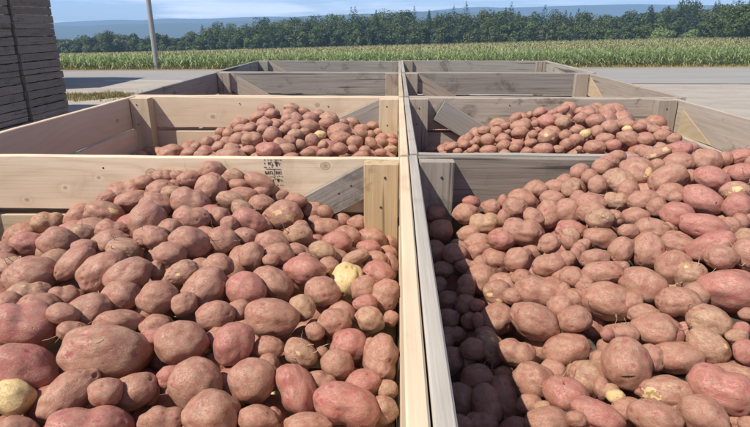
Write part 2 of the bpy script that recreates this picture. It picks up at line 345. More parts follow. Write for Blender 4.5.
def crate(name, x0, x1, y0, y1, zt, mats, near_drop=0., braces=(), pst=.06, h=BH, top_mats=None, inset_rail=()):
    """slatted pallet crate: five boards a side, corner posts, braces, floor, skids"""
    Wx, Wy = x1-x0, y1-y0; r = empty(name, ((x0+x1)/2, (y0+y1)/2, zt-h)); T = .020
    bw, gap = .138, .015; top_mats = top_mats or {}
    for k in range(5):
        zc = h - bw/2 - k*(bw+gap)
        for side in 'FNLR':
            m = top_mats.get(side, mats[side]) if k == 0 else mats[side]
            if not isinstance(m, bpy.types.Material): m = M[m]
            j = random.uniform(-.0015,.0015) if k else 0
            if side in 'FN':
                s = 1 if side == 'F' else -1
                dz = -near_drop if side == 'N' and k == 0 else 0
                board('plank', r, (0, s*(Wy/2-T/2)+j, zc-.001+dz), Wx-2*T-.004, T, bw, (0,0,0), m)
            else:
                s = 1 if side == 'R' else -1
                ins = .021 if (k == 1 and side in inset_rail) else 0
                board('plank', r, (s*(Wx/2-T/2-ins)+j, 0, zc+(.0165 if ins else 0)), Wy-(.17 if ins else 0), T, bw, Z90, m)
    for s in (-1, 1):
        for q in (-1, 1):
            pm = mats.get('P' + ('R' if s > 0 else 'L'), mats['P'])
            dp = .05 if (q < 0 and near_drop >= 0) else 0
            board('corner_post', r, (s*(Wx/2-T-.003-.041), q*(Wy/2-T-.003-pst/2), h/2+.03-dp/2), h-.066-dp, pst, .082, (0,R(90),0), M[pm])
    for (s, zt_, ang, ln, m, bwid, gx) in braces:       # diagonal braces inside the far wall
        if gx < 0:                                      # end sawn upright where it meets the post
            tn = math.tan(ang); hp = bwid/math.cos(ang); dxl = ln*math.cos(ang); xe = s*(Wx/2-T-.003-.083); yb = Wy/2-T-.003
            P2 = [(xe, h-zt_), (xe-s*dxl, h-zt_-dxl*tn), (xe-s*dxl, h-zt_-dxl*tn-hp), (xe, h-zt_-hp)]
            if s > 0: P2 = P2[::-1]
            V = [(a, yb-.022, b_) for a, b_ in P2]+[(a, yb-.001, b_) for a, b_ in P2]
            o = mesh_obj('brace', [(0,0,0)], [], M[m], r); bpy.data.objects.remove(o)
            th = -s*ang; cxm = sum(a for a, _ in P2)/4; czm = sum(b_ for _, b_ in P2)/4
            Vl = []
            for (a, y_, b_) in V:                       # into a frame whose X runs along the board, so the grain follows it
                dx_, dz_ = a-cxm, b_-czm; Vl.append((dx_*math.cos(th)-dz_*math.sin(th), y_-yb, dx_*math.sin(th)+dz_*math.cos(th)))
            F = [(3,2,1,0),(4,5,6,7),(0,1,5,4),(1,2,6,5),(2,3,7,6),(3,0,4,7)]
            o = mesh_obj('brace', Vl, F, M[m], r); o.location = (cxm, yb, czm); o.rotation_euler = (0, th, 0)
            continue
        cx = s*(Wx/2-T-.088-gx) - s*math.cos(ang)*ln/2; cz = h - zt_ - math.sin(ang)*ln/2
        board('brace', r, (cx, Wy/2-T-.003-.011, cz), ln, .02, bwid, (0, -s*ang, 0), M[m])
    board('floor', r, (0, 0, .10), Wx-.05, Wy-.05, .02, (0,0,0), M[mats['N']] )
    for s in (-1, 0, 1):
        board('skid', r, (s*(Wx/2-.06), 0, .045), Wy, .08, .088, Z90, M[mats['N']])
    return r
A30 = R(29)
C0 = 'bulk crates standing in two rows'
cr = []
b = crate('potato_crate', -1.19, .0315, .03, 1.305, RIM, dict(F='pine', N='pine', L='pine', R='pine', P='rough'),
          braces=[(1, .012, A30, .62, 'grey', .072, -.004)], top_mats={'F':'pine_front'}, pst=.05)
tag(b, 'new pale pine crate nearest the camera, with an ink stamp on its back board', 'crate', C0); cr.append(b); CR_L0 = b
b = crate('potato_crate', .034, 1.24, .03, 1.322, RIM, dict(F='slate', N='grey', L='grey_pale', R='grey_b', P='slate_post'), pst=.038)
tag(b, 'weathered grey crate nearest the camera on the right, heaped over its rim with potatoes', 'crate', C0); cr.append(b)
b = crate('potato_crate', -1.19, .0325, 1.328, 2.46, RIM, dict(F='pine_back', N='pine', L='pink_pine', R='pine', P='pine'), near_drop=.018, pst=.055,
          braces=[(1, .008, R(24.5), .66, 'grey', .13, -.004)], inset_rail='L')
tag(b, 'new pine crate second from the front on the left, potatoes heaped to its right', 'crate', C0); cr.append(b)
b = crate('potato_crate', .036, 1.222, 1.342, 2.46, RIM, dict(F='grey_b', N='grey_pale', L='grey_pale', R='grey_b', P='grey_b'), pst=.038,
          braces=[(-1, .052, R(31), .60, 'grey', .095, .045)], inset_rail='R')
tag(b, 'weathered brown-grey crate second from the front on the right, full of potatoes', 'crate', C0); cr.append(b)
CRR1 = b
b = crate('potato_crate', -1.215, .034, 2.49, 3.77, RIM, dict(F='grey', N='pink_pine', L='grey', R='pine', P='grey_b'), pst=.05,
          braces=[(-1, .004, R(29.5), .6, 'grey_b', .10, -.004)])
tag(b, 'weathered grey crate third from the front on the left, standing behind the two pine crates', 'crate', C0); cr.append(b)
b = crate('potato_crate', .037, 1.275, 2.49, 3.77, RIM, dict(F='grey', N='grey_b', L='grey_pale', R='grey_b', P='grey_b'), pst=.045,
          braces=[(-1, .004, R(29.5), .6, 'grey_b', .10, -.004)])
tag(b, 'grey crate third from the front on the right, bare yellow patch in its corner', 'crate', C0); cr.append(b)
CRR2 = b
b = crate('potato_crate', -1.235, .036, 3.80, 5.0, RIM, dict(F='grey', N='grey', L='grey', R='grey_pale', P='grey'), pst=.05,
          braces=[(-1, .004, R(29.5), .6, 'grey_b', .10, -.004)])
tag(b, 'weathered grey crate farthest from the camera on the left, next to the road', 'crate', C0); cr.append(b)
b = crate('potato_crate', .039, 1.33, 3.80, 5.07, RIM, dict(F='grey', N='grey_b', L='grey_pale', R='grey_pale', P='grey_b'), pst=.045,
          braces=[(-1, .004, R(29.5), .6, 'grey_b', .10, -.004)])
tag(b, 'weathered grey crate farthest from the camera on the right, next to the road', 'crate', C0); cr.append(b)
# nail heads holding the back boards and braces of the nearer crates
M['nail'] = flat_mat('rusty_nail', (.07,.05,.04), .6, .4, 200., .4)
def nail(root, x, z, yin, r_=.0032):
    n_ = 8; V = []; 
    for (rr, dy) in ((r_, 0.), (r_*.9, -.0012)):
        for k in range(n_): V.append((x+rr*math.cos(k*.785), yin+dy, z+rr*math.sin(k*.785)))
    V.append((x, yin-.0015, z)); F = [(k, (k+1)%n_, n_+(k+1)%n_, n_+k) for k in range(n_)]+[(n_+k, n_+(k+1)%n_, 2*n_) for k in range(n_)]
    mesh_obj('nail', V, F, M['nail'], root)
for (b_, Wy_, pt_) in ((cr[0], 1.275, .05), (cr[1], 1.292, .038), (cr[2], 1.132, .055), (cr[3], 1.118, .038)):
    Wx_ = {0:1.2215, 1:1.206, 2:1.2225, 3:1.186}[cr.index(b_)]
    for s_ in (-1, 1):
        for k in (0, 1): nail(b_, s_*(Wx_/2-.023-.041)+random.uniform(-.015,.015), BH-.035-k*.075+random.uniform(-.01,.01), Wy_/2-.0235-pt_)
    for (fx, fz) in ((-.1,.03),(-.09,.105),(.22,.04),(.21,.11)): nail(b_, fx*Wx_+random.uniform(-.02,.02), BH-fz, Wy_/2-.0205, .0028)
for (x_, z_) in ((-.105, RIM-.062),(-.135, RIM-.082)): nail(cr[0], x_-cr[0].location.x, z_-cr[0].location.z, 1.2608-cr[0].location.y, .003)
# bare triangular marks where corner gussets used to be, as thin veneers of unweathered wood
def tri_patch(root, pts, xin):
    lo = Vector(root.location)
    V = [(xin-lo.x, y-lo.y, z-lo.z) for (y, z) in pts] + [(xin-.0025-lo.x, y-lo.y, z-lo.z) for (y, z) in pts]
    n = len(pts); F = [tuple(range(n)), tuple(range(2*n-1, n-1, -1))] + [(i, n+i, n+(i+1)%n, (i+1)%n) for i in range(n)]
    return mesh_obj('bare_patch', V, F, M['bare'], root)
tri_patch(CRR1, [(2.355,RIM-.035),(2.335,RIM-.04),(2.10,RIM-.132),(2.20,RIM-.135),(2.365,RIM-.136)], 1.2015)
tri_patch(CRR2, [(3.675,RIM-.02),(3.64,RIM-.03),(3.38,RIM-.134),(3.675,RIM-.136)], 1.2545)
# grade stamp printed on the near left crate's back board
def stamp(root):
    lo = Vector(root.location); y = 1.2835
    V = []; F = []
    def bar(x0, z0, x1, z1, wd):
        d = Vector((x1-x0, z1-z0)); d.normalize(); nrm = Vector((-d.y, d.x))*wd/2
        i = len(V)
        for (px, pz) in ((x0-nrm.x, z0-nrm.y), (x1-nrm.x, z1-nrm.y), (x1+nrm.x, z1+nrm.y), (x0+nrm.x, z0+nrm.y)): V.append((px-lo.x, y-lo.y, pz-lo.z))
        for (px, pz) in ((x0-nrm.x, z0-nrm.y), (x1-nrm.x, z1-nrm.y), (x1+nrm.x, z1+nrm.y), (x0+nrm.x, z0+nrm.y)): V.append((px-lo.x, y-.0006-lo.y, pz-lo.z))
        F.extend([(i,i+1,i+2,i+3),(i+7,i+6,i+5,i+4),(i,i+4,i+5,i+1),(i+1,i+5,i+6,i+2),(i+2,i+6,i+7,i+3),(i+3,i+7,i+4,i)])
    S = .0405/240*1.0   # stamp units (zoomed pixels) to metres
    X0 = -.3195; Z0 = RIM-.004
    def B(x0, z0, x1, z1, wd=14): bar(X0+(x0-140)*S*.98, Z0-(z0-40)*S*1.05, X0+(x1-140)*S*.98, Z0-(z1-40)*S*1.05, wd*S*.78)
    # short dashes of the top line
    for a in ((145,48,168,48),(200,48,215,48),(238,48,262,48),(300,48,335,48),(345,46,362,46),(380,48,404,48)): B(*a, 11)
    # first row of characters and the wedge mark
    B(155,85,155,110,12); B(210,78,210,118,10); B(210,98,235,98,10); B(235,78,235,118,10); B(250,75,280,120,12); B(250,120,280,120,10); B(262,140,276,128,9)
    B(305,72,330,140,14); B(330,140,345,78,16); B(305,76,345,76,14); B(318,84,334,110,18); B(362,80,372,128,9); B(385,90,392,104,8)
    B(140,152,180,152,12); B(215,152,230,158,9); B(250,148,268,150,9)
    # the ruled T between the quarters
    B(168,178,395,178,6); B(291,178,291,330,7)
    # second row: O A F | B N S
    B(160,205,150,232,7); B(150,232,165,248,7); B(165,248,176,225,7); B(176,225,160,205,7); B(190,250,200,206,7); B(200,206,212,250,7); B(194,232,208,232,6)
    B(225,206,225,250,8); B(225,208,245,208,7); B(225,228,240,228,7); B(256,206,256,250,7); B(256,250,274,250,7); B(256,228,270,228,6)
    B(315,206,315,248,8); B(315,206,330,212,7); B(330,212,318,226,7); B(318,226,334,238,7); B(334,238,315,248,7); B(346,248,346,206,7); B(346,206,364,248,7); B(364,248,364,206,7)
    B(396,208,380,214,7); B(380,214,396,234,7); B(396,234,378,248,7)
    # third and fourth rows
    for a in ((225,285,240,288),(258,285,275,288),(322,282,340,280),(350,272,372,276),(392,278,412,282)): B(*a, 10)
    B(245,338,270,352,11); B(270,325,262,358,9); B(318,312,340,356,13); B(340,356,360,318,15); B(322,318,358,318,12); B(336,330,346,344,16); B(380,325,390,350,9); B(396,330,408,345,8)
    for a in ((318,405,336,402),(365,405,380,408),(395,402,410,410)): B(*a, 9)
    return mesh_obj('ink_stamp', V, F, M['ink'], root)
stamp(CR_L0)

# the flatbed trailer and the lower tier the crates stand on are out of the picture; the deck keeps them from floating
M['deck'] = flat_mat('trailer_deck', (.12,.10,.085), .9, .2, 3., .3)
tr = empty('flatbed_trailer', (0.03, 2.55, 0)); tag(tr, 'long dark flatbed trailer underneath the rows of crates', 'trailer')
board('deck', tr, (0,0,RIM-BH-.06), 5.4, 2.6, .1, Z90, M['deck'])
for s in (-1,1): board('side_rail', tr, (s*.8,0,RIM-BH-.26), 5.3, .12, .28, Z90, M['deck'])
def tyre(x, y):
    V=[];F=[];n=24
    prof=[(.10,.28),(.13,.46),(.11,.5),(-.11,.5),(-.13,.46),(-.10,.28)]
    for i in range(n):
        a=2*math.pi*i/n
        for (px,pr) in prof: V.append((px, pr*math.cos(a), pr*math.sin(a)))
    for i in range(n):
        for k in range(6): F.append((i*6+k, i*6+(k+1)%6, ((i+1)%n)*6+(k+1)%6, ((i+1)%n)*6+k))
    o=mesh_obj('tyre',V,F,M['deck'],tr,True); o.location=(x,y,.5); 
for x in (-1.05,1.05):
    for y in (-1.5,1.2): tyre(x,y)
for s in (-1,1):
    for y in (-1.5,1.2): board('axle_hanger', tr, (s*.8,y,1.2), 1.45, .1, .12, (0,R(90),0), M['deck'])

# ------------------------------------------------------------------ stacked empty crates at the left
def stack_crate():
    r = empty('stacked_crate', (0,0,0)); h = .79; W2 = 1.2; T = .02
    for k in range(5):
        bw = .130; zc = h-.004-bw/2-k*(bw+.012)
        for s in (-1,1):
            board('plank', r, (s*(W2/2-T/2)+random.uniform(-.005,.005), random.uniform(-.012,.012), zc), W2-.03, T, bw+random.uniform(-.010,.004), Z90, M['grey_dark'], .005)
            board('plank', r, (0, s*(W2/2-T*.5-.012), zc), W2-2*T-.01, T, bw, (0,0,0), M['grey_dark'], .002)
    for s in (-1,1):
        for q in (-1,1): board('corner_post', r, (s*(W2/2-T-.042), q*(W2/2-.012-T-.042), h/2+.04), h-.09, .08, .08, (0,R(90),0), M['grey_dark'])
    board('floor', r, (0,0,.095), W2-.06, W2-.06, .02, (0,0,0), M['grey_dark'])
    for s in (-1,0,1): board('skid', r, (s*.55,0,.04), W2-.05, .09, .08, Z90, M['grey_dark'])
    return r
sc0 = stack_crate(); first = True
ordn = ['bottom','second from the bottom','third from the bottom','fourth from the bottom','top']
spots = []
for cidx, yc in enumerate((10.32, 9.08)):
    for k in range(5): spots.append((-6.62-.6, yc, k*.792, '%s crate in the %s column of the tall dark stack' % (ordn[k], 'right-hand' if cidx == 0 else 'left-hand')))
for (x, y, z, lab) in spots:
    o = sc0 if first else copy_tree(sc0)
    o.location = (x+random.uniform(-.02,.02), y+random.uniform(-.012,.012), z); o.rotation_euler = (0,0,R(random.uniform(-.5,.5)+(180 if (not first and random.random()<.5) else 0))); first = False
    tag(o, lab, 'crate', 'dark weathered crates in the tall stack')
# a second stack and a storage shed stand behind it, seen only by the shadows they throw
for (x, y) in ((-15.1, 21.2), (-15.1, 19.9)):
    for k in range(4):
        o = copy_tree(sc0); o.location = (x+random.uniform(-.02,.02), y, k*.792); o.rotation_euler = (0,0,R(random.uniform(-1,1)))
        tag(o, 'dark weathered crate in the low stack hidden behind the tall one', 'crate', 'dark weathered crates in the stack behind')
M['tin'] = flat_mat('shed_cladding', (.30,.29,.28), .6, .3, 2., .2)
sh = empty('storage_shed', (-22.5, 29.8, 0)); tag(sh, 'grey clad storage shed hidden behind the tall crate stack, throwing a shadow on the yard', 'shed')
mesh_obj('wall', [(-2.5,-2.8,0),(2.5,-2.8,0),(2.5,2.8,0),(-2.5,2.8,0),(-2.5,-2.8,6.3),(2.5,-2.8,6.3),(2.5,2.8,6.3),(-2.5,2.8,6.3)], [(0,1,5,4),(1,2,6,5),(2,3,7,6),(3,0,4,7)], M['tin'], sh)
mesh_obj('roof', [(-2.6,-2.9,6.3),(2.6,-2.9,6.3),(2.6,2.9,6.3),(-2.6,2.9,6.3),(0,-2.9,7.0),(0,2.9,7.0)], [(0,4,5,3),(4,1,2,5),(0,1,4),(3,5,2),(0,3,2,1)], M['tin'], sh)

# ------------------------------------------------------------------ potatoes
def ico(sub):
    import bmesh
    bm = bmesh.new(); bmesh.ops.create_icosphere(bm, subdivisions=sub, radius=1.0)
    V = np.array([v.co[:] for v in bm.verts]); F = np.array([[v.index for v in f.verts] for f in bm.faces]); bm.free()
    return V, F
ICO5, ICO4, ICO3, ICO2 = ico(6), ico(5), ico(4), ico(3)
def blob(V, seed, lobes=0):
    rs = random.Random(seed); off = Vector((rs.uniform(-50,50), rs.uniform(-50,50), rs.uniform(-50,50)))
    eyes = []
    for k in range(rs.randint(6,10)):
        u = rs.uniform(-1,1); a = rs.uniform(0, 6.28)
        if rs.random() < .5: u = rs.uniform(.72, .98)
        s_ = math.sqrt(1-u*u); eyes.append((u, s_*math.cos(a), s_*math.sin(a), rs.uniform(.06,.115), rs.uniform(.6,1.)))
    E = np.array(eyes)
    N = V/np.linalg.norm(V, axis=1)[:,None]
    low = np.array([noise.noise(Vector(p)*1.15+off) for p in N]); mid = np.array([noise.noise(Vector(p)*2.6+off*1.3) for p in N])
    if len(V) > 700: fine = np.array([noise.noise(Vector(p)*7.+off) for p in N])
    else: fine = 0
    r = 1 + .15*low + .05*mid + .010*fine
    # superellipsoid fullness and a slight egg shape
    r *= 1 + .05*(1-np.abs(N[:,0]))*0 + rs.uniform(-.09,.09)*N[:,0]
    if lobes: r *= 1 - .17*np.exp(-((N[:,0]-rs.uniform(-.15,.2))/.26)**2)*(.6+.4*N[:,1]*rs.choice((-1,1)))
    ang = np.arccos(np.clip(N@E[:,:3].T, -1, 1))
    eye = np.zeros(len(V))
    for k in range(len(E)):
        w_ = E[k,3]; # stretched sideways like an eyebrow
        g_ = np.exp(-(ang[:,k]/w_)**2)*E[k,4]; ring = np.exp(-((ang[:,k]-w_*1.9)/(w_*.8))**2)
        r -= .055*g_; r += .010*ring; r -= .018*np.exp(-(ang[:,k]/(w_*2.4))**2)
        eye = np.maximum(eye, np.exp(-(ang[:,k]/(w_*.95))**2)*(.55+.45*E[k,4]))
    r /= r.mean()
    return N*r[:,None], eye
def set_attrs(me, pco, eye):
    a = me.attributes.new('pco', 'FLOAT_VECTOR', 'POINT'); a.data.foreach_set('vector', np.asarray(pco, np.float32).ravel())
    b_ = me.attributes.new('eye', 'FLOAT', 'POINT'); b_.data.foreach_set('value', np.asarray(eye, np.float32))
NV = 18; VAR = []; VARV = []
for k in range(NV):
    V_, e_ = blob(ICO4[0], 100+k, lobes=(k % 4 == 3))
    me = np_mesh('potato', V_, ICO4[1], PM['n'], True, 3); set_attrs(me, V_, e_); VAR.append(me); VARV.append(V_)
